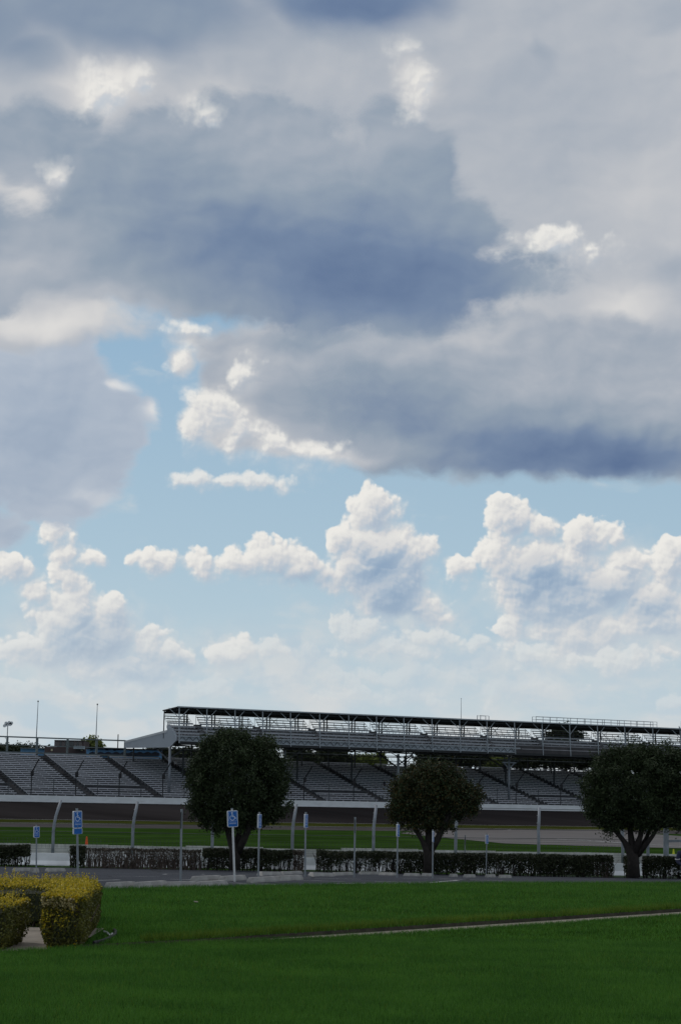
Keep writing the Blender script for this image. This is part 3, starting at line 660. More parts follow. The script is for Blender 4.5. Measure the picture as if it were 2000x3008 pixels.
# bed edging and a bent white pipe at the foot of the hedge
e = MB(); e.tube([hit(*p) + Vector((0, 0, .05)) for p in ((275,2779),(300,2773),(322,2764),(337,2754),(341,2745),(336,2740))], 0.03, 6); e = e.build('bed_edging', M['rubber']); tag(e, 'dark curved edging strip on the lawn beside the golden hedge', 'edging')
e = MB(); e.tube([hit(*p) + Vector((0, 0, .045)) for p in ((306,2745),(314,2747),(321,2754),(328,2757),(330,2751))], 0.022, 6); e = e.build('bent_pipe', M['sign_white']); tag(e, 'short bent white pipe lying by the golden hedge', 'pipe')
p = hit(576, 2659); e = MB().box(-.045, .045, -.03, .03, 0, .012).build('paper_scrap', M['concrete'], None, loc=p + Vector((0, 0, .07)), rot=(.2, .1, .4)); tag(e, 'small pale scrap lying on the far lawn', 'litter')
# ------------------------------------------------------------------ dark hedge row beyond the lot
def row_y(x): return 101.5 - 0.12 * x
def dark_hedge(label, px0, px1, n, thin=0.0, stems=30, top=0.35, hgt=1.15, holes=0.5):
    a, b = at(px0, 2550, 101), at(px1, 2550, 101); x0, x1 = a.x, b.x; L = x1 - x0; yc = row_y((x0+x1)/2); z0 = gz(0, yc) - 0.02
    root = empty('dark_hedge', ((x0+x1)/2, yc, z0), label, 'hedge', 'dark hedges along the lot')
    k = n; X = RNG.uniform(-L/2, L/2, k); Z = RNG.uniform(0.05, 1, k) ** 0.8 * hgt; Y = RNG.uniform(-0.42, 0.42, k)
    X0 = X.copy(); q = np.stack([X + x0, Y * 0.6, Z], 1); pat = fbm3(q, 2.6, 21) + 0.6 * fbm3(q, 7.0, 22)
    dens = np.where(Z > hgt * (1 - top), 1.0, (1 - thin) * np.clip(0.75 - holes * pat - 0.25 * (1 - Z / hgt), 0.0, 1.0))
    ok = RNG.uniform(0, 1, k) < dens; Pp = np.stack([X, Y + 0.12 * -X0 * -1 * -1, Z + 0.035 * fbm3(q, 3.0, 31) * (Z / hgt)], 1)[ok]
    Pp[:, 1] = (Y[ok]) - 0.12 * X[ok]
    leaf_obj('foliage', Pp, 0.050, M['leaf_thin'] if thin > 0.5 else M['leaf_hedge'], root, 'stuff')
    s = MB()
    for _ in range(int(L * stems)):
        x = RNG.uniform(-L/2, L/2); y = RNG.uniform(-.25, .25) - 0.12 * x
        for _ in range(2):
            s.tube([(x, y, 0), (x + RNG.normal(0, .06), y, hgt * .4), (x + RNG.normal(0, .16), y + RNG.normal(0, .08), hgt * RNG.uniform(.75, 1.0))], [.016, .012, .005], 4, cap=False)
    s.build('stems', M['twig'] if thin > 0.3 else M['bark'], root)['kind'] = 'stuff'
    return root
dark_hedge('short dark hedge at the left edge, before the open gap', -40, 64, 7500, 0.0, 18, 0.5, holes=0.8)
dark_hedge('dark end of the bare twiggy hedge, right of the open gap', 190, 236, 3000, 0.2, 25, 0.4, holes=0.4)
dark_hedge('bare twiggy brown hedge where the white wall shows through', 238, 585, 9500, 0.74, 50, 0.14, 1.08, holes=0.6)
dark_hedge('dense dark hedge under the tallest round tree', 590, 858, 17000, 0.05, 18, 0.40, holes=1.2)
dark_hedge('thin sparse hedge just left of the second gap', 860, 893, 1500, 0.55, 40, 0.2, holes=0.7)
dark_hedge('long dark hedge around the smallest tree', 928, 1560, 33000, 0.14, 20, 0.30, holes=1.15)
dark_hedge('dark hedge between the two thinnest stretches right of centre', 1562, 1735, 11500, 0.0, 18, 0.45, holes=0.9)
dark_hedge('patchy hedge with a white hole left of the widest tree', 1737, 1790, 3000, 0.35, 30, 0.3, holes=0.8)
dark_hedge('patchy leafy hedge right beside the widest trunk', 1822, 1862, 2600, 0.3, 30, 0.35, holes=0.8)
dark_hedge('dark hedge between the widest tree and the seated person', 1874, 2060, 11500, 0.02, 18, 0.45, holes=0.9)
# ------------------------------------------------------------------ concrete barriers and the inner fence
def barrier_row(name, label, cat, Y, zt, zb, m, L, prof, x0, x1, jit, slope=0.0):
    root = empty(name, (0, Y, zb), label, cat)
    h = zt - zb; s = MB(); w0, w1 = prof
    s.prism([(0, -w0, 0), (0, -w0, h*.12), (0, -w1*1.3, h*.42), (0, -w1, h), (0, w1, h), (0, w1*1.3, h*.42), (0, w0, h*.12), (0, w0, 0)], (L - 0.03, 0, 0))
    me = s.mesh('section', m); x = x0
    while x < x1:
        inst('section', me, root, (x, -slope * x + random.uniform(-jit, jit) * .5, random.uniform(-jit, jit) * .6 - 0.01), (0, random.uniform(-jit, jit) * 0.06, random.uniform(-jit, jit) * .12), (1, 1, 1)); x += L
    return root
barrier_row('concrete_barrier', 'low white concrete barrier right behind the dark hedges', 'barrier', 105.6, -0.29, -0.99, M['barrier'], 4.0, (0.30, 0.12), -26, 28, 0.02, 0.06)
barrier_row('infield_wall', 'weathered grey white wall beyond the curved fence posts', 'wall', 130, -0.23, -1.0, M['barrier_grey'], 5.2, (0.16, 0.12), -36, 38, 0.10, 0.0)
fe = empty('debris_fence', (0, 112, -0.97), 'fence of tall bent grey posts and wire behind the hedges', 'fence'); fo = Vector(fe.location)
FP = [(-80,-60,2500,2350),(155,180,2503,2352),(389,405,2503,2356),(623,637,2505,2360),(858,871,2507,2363),(1096,1105,2508,2366),(1337,1346,2510,2371),(1581,1583,2514,2373),(1828,1827,2520,2376),(1902,1900,2520,2378)]
tops = []
for (bx, tx, by, ty) in FP:
    Y = 112.0; t = MB(); a = at(bx, by + 24, Y) - fo; c = at(tx, ty, Y + 0.6) - fo; mid = at(bx + (tx-bx)*.12, ty + 90, Y) - fo; m2 = at(bx + (tx-bx)*.42, ty + 44, Y + .15) - fo
    t.tube([a, a.lerp(mid, .5), mid, mid.lerp(m2, .5) + (m2 - mid).cross(Vector((0, 1, 0))).normalized() * .02, m2, c], [.092, .092, .09, .088, .086, .082], 10); t.build('post', M['galv_big'], fe, smooth=True); tops.append((a, mid, m2, c))
    for q in (0.25, 0.5, 0.75):
        bz_ = MB(); k_ = mid.lerp(c, q); bz_.tube([k_ + Vector((-.14, -.05, 0)), k_ + Vector((.02, -.05, 0))], .03, 6); bz_.build('clamp', M['galv'], fe)
t = MB(); a = at(1955, 2540, 112) - fo; c = at(1955, 2428, 112) - fo; t.tube([a, c, c + Vector((0, 0, .12))], [.16, .16, .02], 10); t.build('post', M['galv_big'], fe)
t = MB(); t.bar(at(1957, 2471, 112.2) - fo, at(2000, 2470, 112.2) - fo, .14, .14); t.build('gate_bar', M['galv_big'], fe)
t = MB(); t.bar(at(1960, 2421, 112.2) - fo, at(2060, 2421, 112.2) - fo, .16, .10); t.build('gate_bar', M['galv_big'], fe)
for (p0, p1) in zip(tops, tops[1:]):
    w = MB(); nv = max(2, int((p1[0] - p0[0]).length / 0.22))
    for i in range(1, nv):
        q = i / nv; w.bar(p0[0].lerp(p1[0], q) + Vector((0, .1, .7)), p0[1].lerp(p1[1], q) + Vector((0, .1, -.35)), .011)
    for k in range(9):
        z = k / 8; w.bar(p0[0].lerp(p0[1], .22 + .72*z) + Vector((0,.1,0)), p1[0].lerp(p1[1], .22 + .72*z) + Vector((0,.1,0)), .010)
    w.build('wire_mesh', M['dark_steel'], fe)['kind'] = 'stuff'
    w = MB()
    for (q, r_) in ((0.0, .016), (0.55, .013)): w.tube([p0[1].lerp(p0[2], q), p1[1].lerp(p1[2], q)], r_, 5)
    w.build('cable', M['dark_steel'], fe)
# cones
def cone(name, label, px, py, h, m, Y, r):
    p = at(px, py, Y); p.z = gz(p.x, Y); root = empty(name, p, label, 'cone')
    t = MB(); t.tube([(0,0,.03),(0,0,h*.55),(0,0,h)], [r, r*.62, r*.25], 12); t.build('body', m, root, smooth=False)
    t = MB(); t.box(-r*1.3, r*1.3, -r*1.3, r*1.3, 0, .03); t.build('base', M['rubber'] if m is M['orange'] else m, root)
    return root
cone('traffic_cone', 'orange traffic cone standing on the infield grass', 255, 2481, 0.98, M['orange'], 150, 0.17)
cone('traffic_cone', 'yellow marker cone on the infield grass at the right', 1977, 2499, 0.90, M['yellow'], 140, 0.16)
# ------------------------------------------------------------------ wheel stops
s = MB(); s.prism([(0,-.09,0),(0,-.085,.05),(0,-.055,.135),(0,.055,.135),(0,.085,.05),(0,.09,0)], (1, 0, 0)); 
for v in range(6): pass
STOP = s.mesh('wheel_stop', M['stop'])
for v in STOP.vertices:                       # sloping ends
    if v.co.z > 0.1: v.co.x = 0.035 if v.co.x < 0.5 else 0.965
def c6(x, y): return 480 + x / 3.015, 2340 + y / 3.015
def c7(x, y): return 980 + x / 3.015, 2340 + y / 3.015
def c5(x, y): return x / 3.015, 2340 + y / 3.015
STOPS = [(c6(20,805),c6(296,798),'wheel stop at the lawn edge, left one of the pair touching the grass'),(c6(306,806),c6(548,788),'wheel stop at the lawn edge, right one of the pair before the white sign post'),
 (c6(265,752),c6(500,741),'wheel stop behind the lawn edge pair, left of the white sign post'),(c6(516,752),c6(712,738),'wheel stop right at the foot of the white sign post'),
 (c6(765,763),c6(998,750),'big wheel stop right of the white sign post, nearest of its row'),(c6(1006,748),c6(1212,736),'big wheel stop ending below the second blue sign right of the tree'),
 (c6(852,702),c6(1034,694),'wheel stop at the post of the sign right of the tallest tree'),(c6(1042,693),c6(1218,684),'wheel stop before the sign in the second hedge gap'),
 (c6(1305,708),c6(1500,705),'thick angular wheel stop right of the second hedge gap'),(c6(1505,700),c7(160,693),'wheel stop left of the edge-on sign in the middle'),
 (c7(232,690),c7(408,690),'wheel stop right of the edge-on sign in the middle'),(c7(414,695),c7(546,700),'wheel stop at the foot of the sign left of the smallest tree'),
 (c7(625,704),c7(760,707),'low wheel stop just left of the smallest tree trunk'),(c7(782,705),c7(880,707),'low wheel stop at the foot of the smallest tree'),
 (c7(1035,711),c7(1082,711),'tiny pale wheel stop left of the thin edge-on sign'),(c7(1162,716),c7(1240,716),'chunky wheel stop right of the thin edge-on sign'),
 (c7(1352,715),c7(1418,715),'low wheel stop below the farthest blue sign'),(c7(1468,721),c7(1562,722),'last wheel stop of the lot, right of the farthest blue sign'),
 (c5(130,662),c5(272,660),'far wheel stop left of the leftmost sign post'),(c5(420,665),c5(568,662),'far wheel stop right of the leftmost sign post'),(c5(282,673),c5(332,673),'small pale wheel stop at the leftmost sign post'),
 (c5(950,812),c5(1190,802),'wheel stop beside the golden hedge, leftmost at the lawn edge'),(c5(1204,810),c5(1462,792),'raised wheel stop second from the golden hedge at the lawn edge')]
for i, (a, b, lab) in enumerate(STOPS):
    p, q = hit(*a), hit(*b); d = q - p
    o = inst('wheel_stop', STOP, None, p + Vector((0, 0, -.012)), (0, -math.atan2(d.z, math.hypot(d.x, d.y)), math.atan2(d.y, d.x)), (d.length, 1.15, 1.15))
    tag(o, lab, 'wheel stop', 'concrete wheel stops in the lot')
# ------------------------------------------------------------------ accessible-parking signs
def text_mesh(txt, size, m, name):
    c = bpy.data.curves.new(name, 'FONT'); c.body = txt; c.size = size; c.align_x = 'CENTER'; c.align_y = 'CENTER'; c.extrude = 0.0008; c.resolution_u = 2
    o = bpy.data.objects.new(name, c); COL.objects.link(o); dg = bpy.context.evaluated_depsgraph_get()
    me = bpy.data.meshes.new_from_object(o.evaluated_get(dg)); bpy.data.objects.remove(o); me.materials.clear(); me.materials.append(m); return me
TXT = text_mesh('PARKING', 0.062, M['sign_mark'], 'lettering')
def rrect(w, h, r, k=4):
    out = []
    for (cx_, cy_, a0) in ((w/2-r, h/2-r, 0), (-w/2+r, h/2-r, 90), (-w/2+r, -h/2+r, 180), (w/2-r, -h/2+r, 270)):
        out += [(cx_ + r*math.cos(R(a0+90*i/k)), cy_ + r*math.sin(R(a0+90*i/k))) for i in range(k+1)]
    return out
s = MB(); s.prism([(x, 0, z) for x, z in rrect(.305, .457, .035)], (0, .046, 0)); PANEL = s.mesh('panel', M['sign_white'])
s = MB(); s.prism([(x, -.003, z) for x, z in rrect(.272, .425, .028)], (0, .002, 0)); FACE = s.mesh('face', M['sign_blue'])
s = MB(); s.prism([(x, .02, z) for x, z in rrect(.305, .457, .035)], (0, .022, 0)); PANEL_E = s.mesh('panel', M['dark_steel'])
s = MB()                                      # wheelchair figure: head, back, seat, leg, wheel
def st(pts, w):
    for (x0, z0), (x1, z1) in zip(pts, pts[1:]):
        d = Vector((x1-x0, 0, z1-z0)); n_ = Vector((-d.z, 0, d.x)).normalized() * w / 2
        s.prism([Vector((x0,-.0045,z0))+n_, Vector((x1,-.0045,z1))+n_, Vector((x1,-.0045,z1))-n_, Vector((x0,-.0045,z0))-n_], (0, .0012, 0))
st([(-.018+.017*math.cos(R(a)), .165+.017*math.sin(R(a))) for a in range(0, 361, 40)], .018)
st([(-.018,.150),(-.014,.060),(.052,.060),(.072,.010),(.098,.018)], .020); st([(-.016,.100),(.032,.098)], .016)
st([(-.012+.068*math.cos(R(a)), .028+.068*math.sin(R(a))) for a in range(120, 385, 12)], .017)
ICON = s.mesh('wheelchair_symbol', M['sign_mark'])
s = MB()
for pts in ([(-.10,.195),(.10,.195)], [(-.10,-.062),(.10,-.062)], [(-.115,.18),(-.115,-.05)], [(.115,.18),(.115,-.05)]): st(pts, .007)
LINE = s.mesh('border_line', M['sign_mark'])
SIGNS = [(108,2425,108,2562,50,'leftmost and small blue wheelchair parking sign, in the open hedge gap'),(227,2378,230,2592,48,'blue wheelchair parking sign with an extra plate, behind the golden hedge'),
 (534,2380,531,2593,87,'edge-on parking sign just left of the tallest tree'),(682,2377,690,2590,22,'blue wheelchair parking sign facing us on a white post'),
 (762,2388,759,2575,74,'narrow blue parking sign against the right trunk of the tallest tree'),(898,2388,896,2575,73,'blue parking sign standing in the second hedge gap'),
 (1043,2403,1040,2572,87,'edge-on grey parking sign in the middle of the lot'),(1168,2418,1166,2572,73,'blue parking sign left of the smallest tree'),
 (1271,2439,1270,2573,80,'narrow blue parking sign right before the smallest tree trunk'),(1366,2455,1363,2570,88,'thin edge-on sign between the smallest tree and the farthest blue sign'),
 (1429,2450,1427,2573,62,'rightmost and farthest blue wheelchair parking sign')]
YS = [80, 52.5, 54, 52, 58, 58.5, 65, 71, 81, 94, 89]
for (tx, ty, bx, by, yaw, lab), Y in zip(SIGNS, YS):
    b = hit(bx, by); 
    if abs(b.y - Y) > 12: b = at(bx, by, Y); b.z = gz(b.x, Y)
    t_ = at(tx, ty, b.y); root = empty('parking_sign', b, lab, 'parking sign', 'wheelchair parking signs'); H = t_ - b
    p = MB(); p.tube([(0, 0, -.05), H * .5, H], .030, 8); p.build('post', M['post_white'] if 'white post' in lab else M['galv'], root)
    p = MB(); p.tube([H - Vector((0,0,.005)), H + Vector((0, 0, .03))], .034, 8); p.build('cap', M['galv'], root)
    c = H * (1 - .265 / H.length); L = [('panel', PANEL, c)]
    lean = math.atan2(H.x, H.z)
    rot = (0, lean, R(yaw))
    edge = 'edge-on' in lab; pn = inst('panel', PANEL_E if edge else PANEL, root, c, rot); back = Vector((0, -.031, 0)); pn.location = c + Matrix.Rotation(R(yaw), 3, 'Z') @ back
    if edge: continue
    for nm, me in (('face', FACE), ('wheelchair_symbol', ICON), ('border_line', LINE)): inst(nm, me, pn)
    inst('lettering', TXT, pn, (0, -.0035, -.125), (R(90), 0, 0), (0.80, 1, 1))
    fb = inst('face', FACE, pn, (0, .046, 0), (0, 0, math.pi))
    if 'extra plate' in lab:
        q = inst('extra_plate', PANEL, root, c - H.normalized() * .31 + Matrix.Rotation(R(yaw), 3, 'Z') @ back, rot, (1, 1, .33)); inst('face', FACE, q)

# ------------------------------------------------------------------ outer wall and catch fence
A0, A1 = -135, 150
w = MB(); a = SP(A0, 0, 3.0); 
w.prism([SP(A0, 0, 3.0), SP(A0, 0, 4.27), SP(A0, .35, 4.27), SP(A0, .35, 3.0)], DU * (A1 - A0))
rw = w.build('track_wall', M['wall_white']); tag(rw, 'long white concrete wall along the far side of the race track', 'wall')
w = MB(); w.prism([SP(24, -.03, 3.38), SP(24, -.03, 3.46), SP(24, -.003, 3.46), SP(24, -.003, 3.38)], DU * (A1 - 24)); w.build('joint_line', M['dark_steel'], rw)
cf = empty('catch_fence', SP(0, .5, 4.27), 'black catch fence with angled arms on top of the white track wall', 'fence'); co_ = Vector(cf.location)
CA = [-70,-61.5,-53.1,-44.7,-36.1,-27.4,-17.2,-6.7,4.2,14,23.5,33,42.1,53.2,63,73]
for i, a in enumerate(CA):
    p = MB(); p.bar(SP(a, .55, 4.27) - co_, SP(a, .55, 8.4) - co_, .17); p.build('post', M['black_steel'], cf)
    p = MB(); p.bar(SP(a, .55, 8.3) - co_, SP(a + .3, -2.0, 10.6) - co_, .15); p.build('arm', M['black_steel'], cf)
    p = MB(); p.bar(SP(a - .02, .25, 7.7) - co_, SP(a - .02, .25, 8.55) - co_, .55, .4); p.build('camera_box', M['black_steel'], cf)
    if i + 1 < len(CA):
        m_ = (a + CA[i + 1]) / 2; p = MB(); p.bar(SP(m_, .55, 4.27) - co_, SP(m_, .55, 7.3) - co_, .11); p.build('post', M['dark_steel'], cf)
for z in (4.5, 5.3, 6.2, 7.25):
    p = MB(); p.bar(SP(CA[0], .5, z) - co_, SP(CA[-1], .5, z) - co_, .07 if z < 7 else .05); p.build('cable', M['dark_steel'], cf)
# ------------------------------------------------------------------ lower grandstand
RZ = (0, 0, TH)
ls = empty('lower_grandstand', SP(0, 3, 3.2), 'lower grandstand of open silver bench rows behind the track wall', 'grandstand', rz=TH)
NR, N0, DN, Z0, DZ = 21, 4.0, 1.36, 4.25, 0.39
def lp(a, n, z): return Vector((a, n - 3, z - 3.2))      # in the stand's own axes
LA0, LA1 = -110, 125
s = MB(); prof = [(3.0, 3.0), (3.0, Z0 - .3), (N0, Z0 - .3)]
for k in range(NR): prof += [(N0 + DN * k, Z0 + DZ * k), (N0 + DN * (k + 1), Z0 + DZ * k)]
prof += [(N0 + DN * NR + 1.2, Z0 + DZ * (NR - 1)), (N0 + DN * NR + 1.2, 3.0)]
pr = []
for q in prof:
    if not pr or q != pr[-1]: pr.append(q)
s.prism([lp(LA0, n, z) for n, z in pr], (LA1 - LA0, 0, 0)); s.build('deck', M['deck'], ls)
AIS = [-88.5,-75.2,-61.9,-48.7,-35.3,-22.6,-11.8,-1.0,12.8,26,39.3,51.4,64,77,90]
s = MB(); s.box(0, 1, -.03, .03, .30, .52); s.box(0, 1, -.03, .30, .47, .52)
for q in np.linspace(.04, .96, 7): s.box(q - .006, q + .006, 0, .06, 0.0, .30)
BENCH = s.mesh('bench', M['bench']); 
s = MB(); s.prism([(-.75, N0 + DN * k - 3 + (0 if j == 0 else 0), z) for k, j, z in ()] or [lp(-.75, n, z + (.10)) for n, z in pr[2:-2]] + [lp(-.75, N0 + DN * NR, Z0 + DZ*(NR-1) - .6), lp(-.75, N0, Z0 - .6)], (1.5, 0, 0))
STAIR = s.mesh('stair', M['stair'])
s = MB()
for k in range(0, NR, 1):
    s.box(-.9, -.72, N0 - 3 + DN*k, N0 - 3 + DN*k + .5, Z0 - 3.2 + DZ*k, Z0 - 3.2 + DZ*k + .42); s.box(.72, .9, N0 - 3 + DN*k, N0 - 3 + DN*k + .5, Z0 - 3.2 + DZ*k, Z0 - 3.2 + DZ*k + .42)
ENDS = s.mesh('bench_end', M['dark_steel'])
for i, a in enumerate(AIS):
    inst('stair', STAIR, ls, (a, 0, 0)); e = inst('bench_end', ENDS, ls, (a, 0, 0)); e['kind'] = 'stuff'
CROSS = {3: 1, 5: 1, 7: 1, 9: 1, 11: 1, 1: 1}
nb = 0
for i in range(len(AIS) - 1):
    if AIS[i] < -78 or AIS[i] > 78: continue
    L = AIS[i + 1] - AIS[i] - 1.9
    for k in range(NR):
        if i in CROSS and k in (4,): continue
        inst('bench', BENCH, ls, lp(AIS[i] + .95, N0 + DN * k + .35, Z0 + DZ * k), (0, 0, 0), (L, 1, 1)); nb += 1
    if i in CROSS:
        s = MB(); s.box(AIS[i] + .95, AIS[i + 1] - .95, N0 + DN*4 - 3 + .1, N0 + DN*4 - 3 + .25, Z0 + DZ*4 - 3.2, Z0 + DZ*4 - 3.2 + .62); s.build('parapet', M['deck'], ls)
# back rail of the open part, with flagpoles on it
rp = [on_n(x, 2190, 33.2)[0] for x in (-66, 22, 110, 199, 285, 368)]
for a in rp:
    s = MB(); s.box(a - .17, a + .17, 30.0, 30.35, 8.4, 12.55); s.build('rail_post', M['steel_green'], ls)
for z, t in ((15.55, .26), (14.05, .16), (12.55, .30)):
    s = MB(); s.box(-100, rp[-1], 29.98, 30.14, z - 3.2, z - 3.2 + t); s.build('rail', M['steel_green'], ls)
for (px, py, lab) in ((113, 2062, 'bare flagpole above the back rail, left of the brown building'), (287, 2071, 'bare flagpole above the back rail, right of the brown building')):
    a, z = on_n(px, py, 33.4); z0 = 15.8; r_ = empty('flagpole', SP(a, 33.4, 12.0), lab, 'flagpole', 'bare flagpoles on the stands')
    s = MB(); s.tube([(0,0,0), (-.05,0,4), (0,0,z-12)], [.11,.10,.05], 8); s.build('pole', M['galv'], r_)
    s = MB(); s.tube([(0,0,z-12-.05),(0,0,z-12+.05),(0,0,z-12+.2),(0,0,z-12+.3)], [.05,.15,.15,.04], 8); s.build('ball', M['dark_steel'], r_)
# ------------------------------------------------------------------ upper grandstand
UE = -32.1; UA1 = 118.0
us = empty('upper_grandstand', SP(0, 3, 3.2), 'raised roofed upper grandstand on columns over the lower benches', 'grandstand', rz=TH)
def prism_n(poly, a0, a1, nm, m): 
    s = MB(); s.prism([lp(a0, n, z) for n, z in poly], (a1 - a0, 0, 0)); return s.build(nm, m, us)
# end wall with ribs
END = [(29,15.45),(8.5,17.0),(8.35,18.12),(7.65,18.12),(6.95,17.47),(6.0,17.4),(5.82,16.86),(5.0,16.74),(4.82,16.13),(4.25,16.0),(4.18,14.92),(7.0,13.73),(29,14.1)]
ew = prism_n(END, UE, UE + .25, 'end_wall', M['panel'])
s = MB()
for n in np.arange(4.8, 28.8, .55):
    zt = float(np.interp(n, [4.2, 4.8, 5.8, 6.95, 8.35, 8.5, 29], [15.9, 16.0, 16.75, 17.4, 17.4, 16.6, 15.05])); zb = float(np.interp(n, [4.18, 7, 29], [14.95, 13.76, 14.12]))
    s.box(UE - .035, UE - .002, n - 3 - .05, n - 3 + .05, zb - 3.2, zt - 3.2)
s.build('rib', M['panel'], us)['kind'] = 'stuff'
prism_n([(29.05,15.05),(8.5,16.6),(8.5,17.03),(29.05,15.48)], UE - .08, UE - .037, 'end_wall_cap', M['panel_cap'])
# sloping back walkway, floor and beams
prism_n([(8.5,16.6),(8.5,16.9),(29,15.35),(29,15.1)], UE + .27, UA1, 'back_walkway', M['roof_under'])
UN, UZ, UDN, UDZ = 4.3, 15.35, 1.0, 0.66
prof = [(4.2, 15.0)]
for k in range(5): prof += [(UN + UDN*k, UZ + UDZ*k), (UN + UDN*(k+1), UZ + UDZ*k)]
prof += [(9.3, 17.5), (9.0, 17.2), (4.6, 14.9)]
prism_n(prof, UE + .27, UA1, 'deck', M['bench_dark'])
FPOST = [-31.9,-26.2,-20.3,-14.4,-8.4,-2.0,4.5,10.8,17.1,23.7,30.3,36.9,43.7,50.6,57.6,64.8,72,79.5,87,95,103,111]
UAIS = [-31.9 - 12 + .5, -19.9, -8.7 + 1.0, 4.6, 17.6, 30.6, 44.2, 58.4, 72.8, 88, 104, 120]
UAIS = [-44.0, on_n(480+290/3.015, 2120, 9.5)[0], on_n(480+812/3.015, 2120, 9.5)[0], on_n(480+1300/3.015, 2120, 9.5)[0], on_n(980+330/3.015, 2120, 9.5)[0], on_n(980+780/3.015, 2120, 9.5)[0], on_n(980+1310/3.015, 2120, 9.5)[0],
        on_n(1480+250/3.015, 2120, 9.5)[0], on_n(1480+787/3.015, 2120, 9.5)[0], on_n(1480+1240/3.015, 2130, 9.5)[0], 100, 116]
s = MB(); s.box(0, 1, -.03, .03, .22, .50); s.box(0, 1, -.03, .32, .45, .50)
for q in np.linspace(.03, .97, 8): s.box(q - .004, q + .004, 0, .07, 0, .22)
UB = s.mesh('bench', M['bench']); 
s = MB(); s.box(0, 1, -.03, .28, .36, .52)
for q in np.linspace(.02, .98, 8): s.box(q - .003, q + .003, 0.1, .17, -.30, .40)
UT = s.mesh('bench', M['dark_steel'])  # top rows: back-lit darkness against the sky put into the bench colour
for i in range(len(UAIS) - 1):
    a0 = max(UAIS[i] + .7, UE + .4); L = UAIS[i + 1] - .7 - a0
    if i == 0: L -= .6
    for k in range(5): inst('bench', UB, us, lp(a0 - .3, UN + UDN*k + .3, UZ + UDZ*k + .05), (0,0,0), (L + .6, 1, 1))
    for k in range(3): inst('bench', UT, us, lp(a0, 9.4 + .6*k, 18.35 + .5*k), (0,0,0), (L, 1, 1))
    s = MB(); s.bar(lp(a0, 11.1, 20.15), lp(a0 + L, 11.1, 20.15), .06); s.bar(lp(a0, 11.1, 18.3), lp(a0, 11.1, 20.15), .06); s.bar(lp(a0 + L, 11.1, 18.3), lp(a0 + L, 11.1, 20.15), .06); s.bar(lp(a0+L, 11.1, 20.15), lp(a0+L+.3, 9.4, 18.8), .05)
    s.build('guard_rail', M['steel_green'], us)
    s = MB()                                   # aisle steps with side rails
    for k in range(5): s.box(UAIS[i+1] - .6, UAIS[i+1] + .6, UN + UDN*k - 3 + .02, UN + UDN*(k+1) - 3, UZ + UDZ*k - 3.2 + .002, UZ + UDZ*k - 3.2 + .30)
    s.build('stair', M['stair'], us)
    s = MB(); s.bar(lp(UAIS[i+1] - .7, UN, UZ + 1.0), lp(UAIS[i+1] - .7, 7.4, 17.9), .06); s.build('handrail', M['rail_grey'], us)
for z in (16.45, 17.15):                       # front guard rail
    s = MB(); s.box(UE + .3, 44.0, .9, .97, z - .75 - 3.2, z - .75 - 3.2 + .07); s.build('rail', M['rail_grey'], us)
s = MB()
for a in np.arange(UE + 1, 44, 1.55): s.box(a, a + .06, .9, .96, 12.2, 13.3)
s.build('rail_stanchion', M['rail_grey'], us)['kind'] = 'stuff'
# fascia truss (left part) and plain dark board (right part)
prism_n([(3.55,14.95),(3.6,15.72),(3.7,15.72),(3.65,14.95)], UE + .3, 43.8, 'fascia_panel', M['fascia'])
for z, t in ((15.68, .20), (14.82, .13)): prism_n([(3.2,z),(3.2,z+t),(3.4,z+t),(3.4,z)], UE + .3, 45.0 if z > 15 else 43.8, 'chord', M['rail_grey'])
dl = [(FPOST[i] + (FPOST[i+1] - FPOST[i]) * q) for i in range(12) for q in (0, .25, .5, .75)]
s = MB(); s.bar((0, 0, 0), (.75, 0, .78), .09); DG1 = s.mesh('diagonal', M['dark_steel']); s = MB(); s.bar((0, 0, .78), (.75, 0, 0), .09); DG2 = s.mesh('diagonal', M['dark_steel'])
for a in dl: inst('diagonal', DG1, us, lp(a, 3.3, 14.92)); inst('diagonal', DG2, us, lp(a + .77, 3.3, 14.92))
prism_n([(3.1,14.35),(3.1,14.80),(3.5,14.80),(3.5,14.35)], UE + .3, UA1, 'front_beam', M['roof_under'])
prism_n([(3.15,14.82),(3.15,15.55),(3.45,15.55),(3.45,14.82)], 44.0, UA1, 'fascia_board', M['fascia_dark'])
prism_n([(3.1,15.57),(3.1,15.72),(3.5,15.72),(3.5,15.57)], 45.2, UA1, 'fascia_lip', M['bench_dark'])
prism_n([(3.35,15.73),(3.35,16.35),(3.45,16.35),(3.45,15.73)], 44.0, UA1, 'guard_board', M['fascia_dark'])
# roof, posts, braces
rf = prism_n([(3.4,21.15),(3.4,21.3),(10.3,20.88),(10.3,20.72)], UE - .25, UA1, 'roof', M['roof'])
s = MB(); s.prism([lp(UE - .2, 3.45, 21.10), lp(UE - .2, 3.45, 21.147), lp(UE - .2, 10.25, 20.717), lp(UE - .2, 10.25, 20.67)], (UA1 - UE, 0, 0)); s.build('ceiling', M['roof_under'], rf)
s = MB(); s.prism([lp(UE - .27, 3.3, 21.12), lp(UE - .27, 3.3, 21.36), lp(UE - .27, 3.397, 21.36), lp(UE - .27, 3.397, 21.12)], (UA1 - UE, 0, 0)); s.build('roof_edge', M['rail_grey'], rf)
s = MB()
for n in np.arange(4.4, 10.2, .95): s.box(UE, UA1, n - 3, n - 3 + .14, 17.55 - (n - 3.4) * .062 - .10 + .0, 17.86 - (n - 3.4) * .062 - .02)
for a in np.arange(UE + .5, UA1, 1.6): pass
s.build('purlin', M['roof_under'], rf)['kind'] = 'stuff'
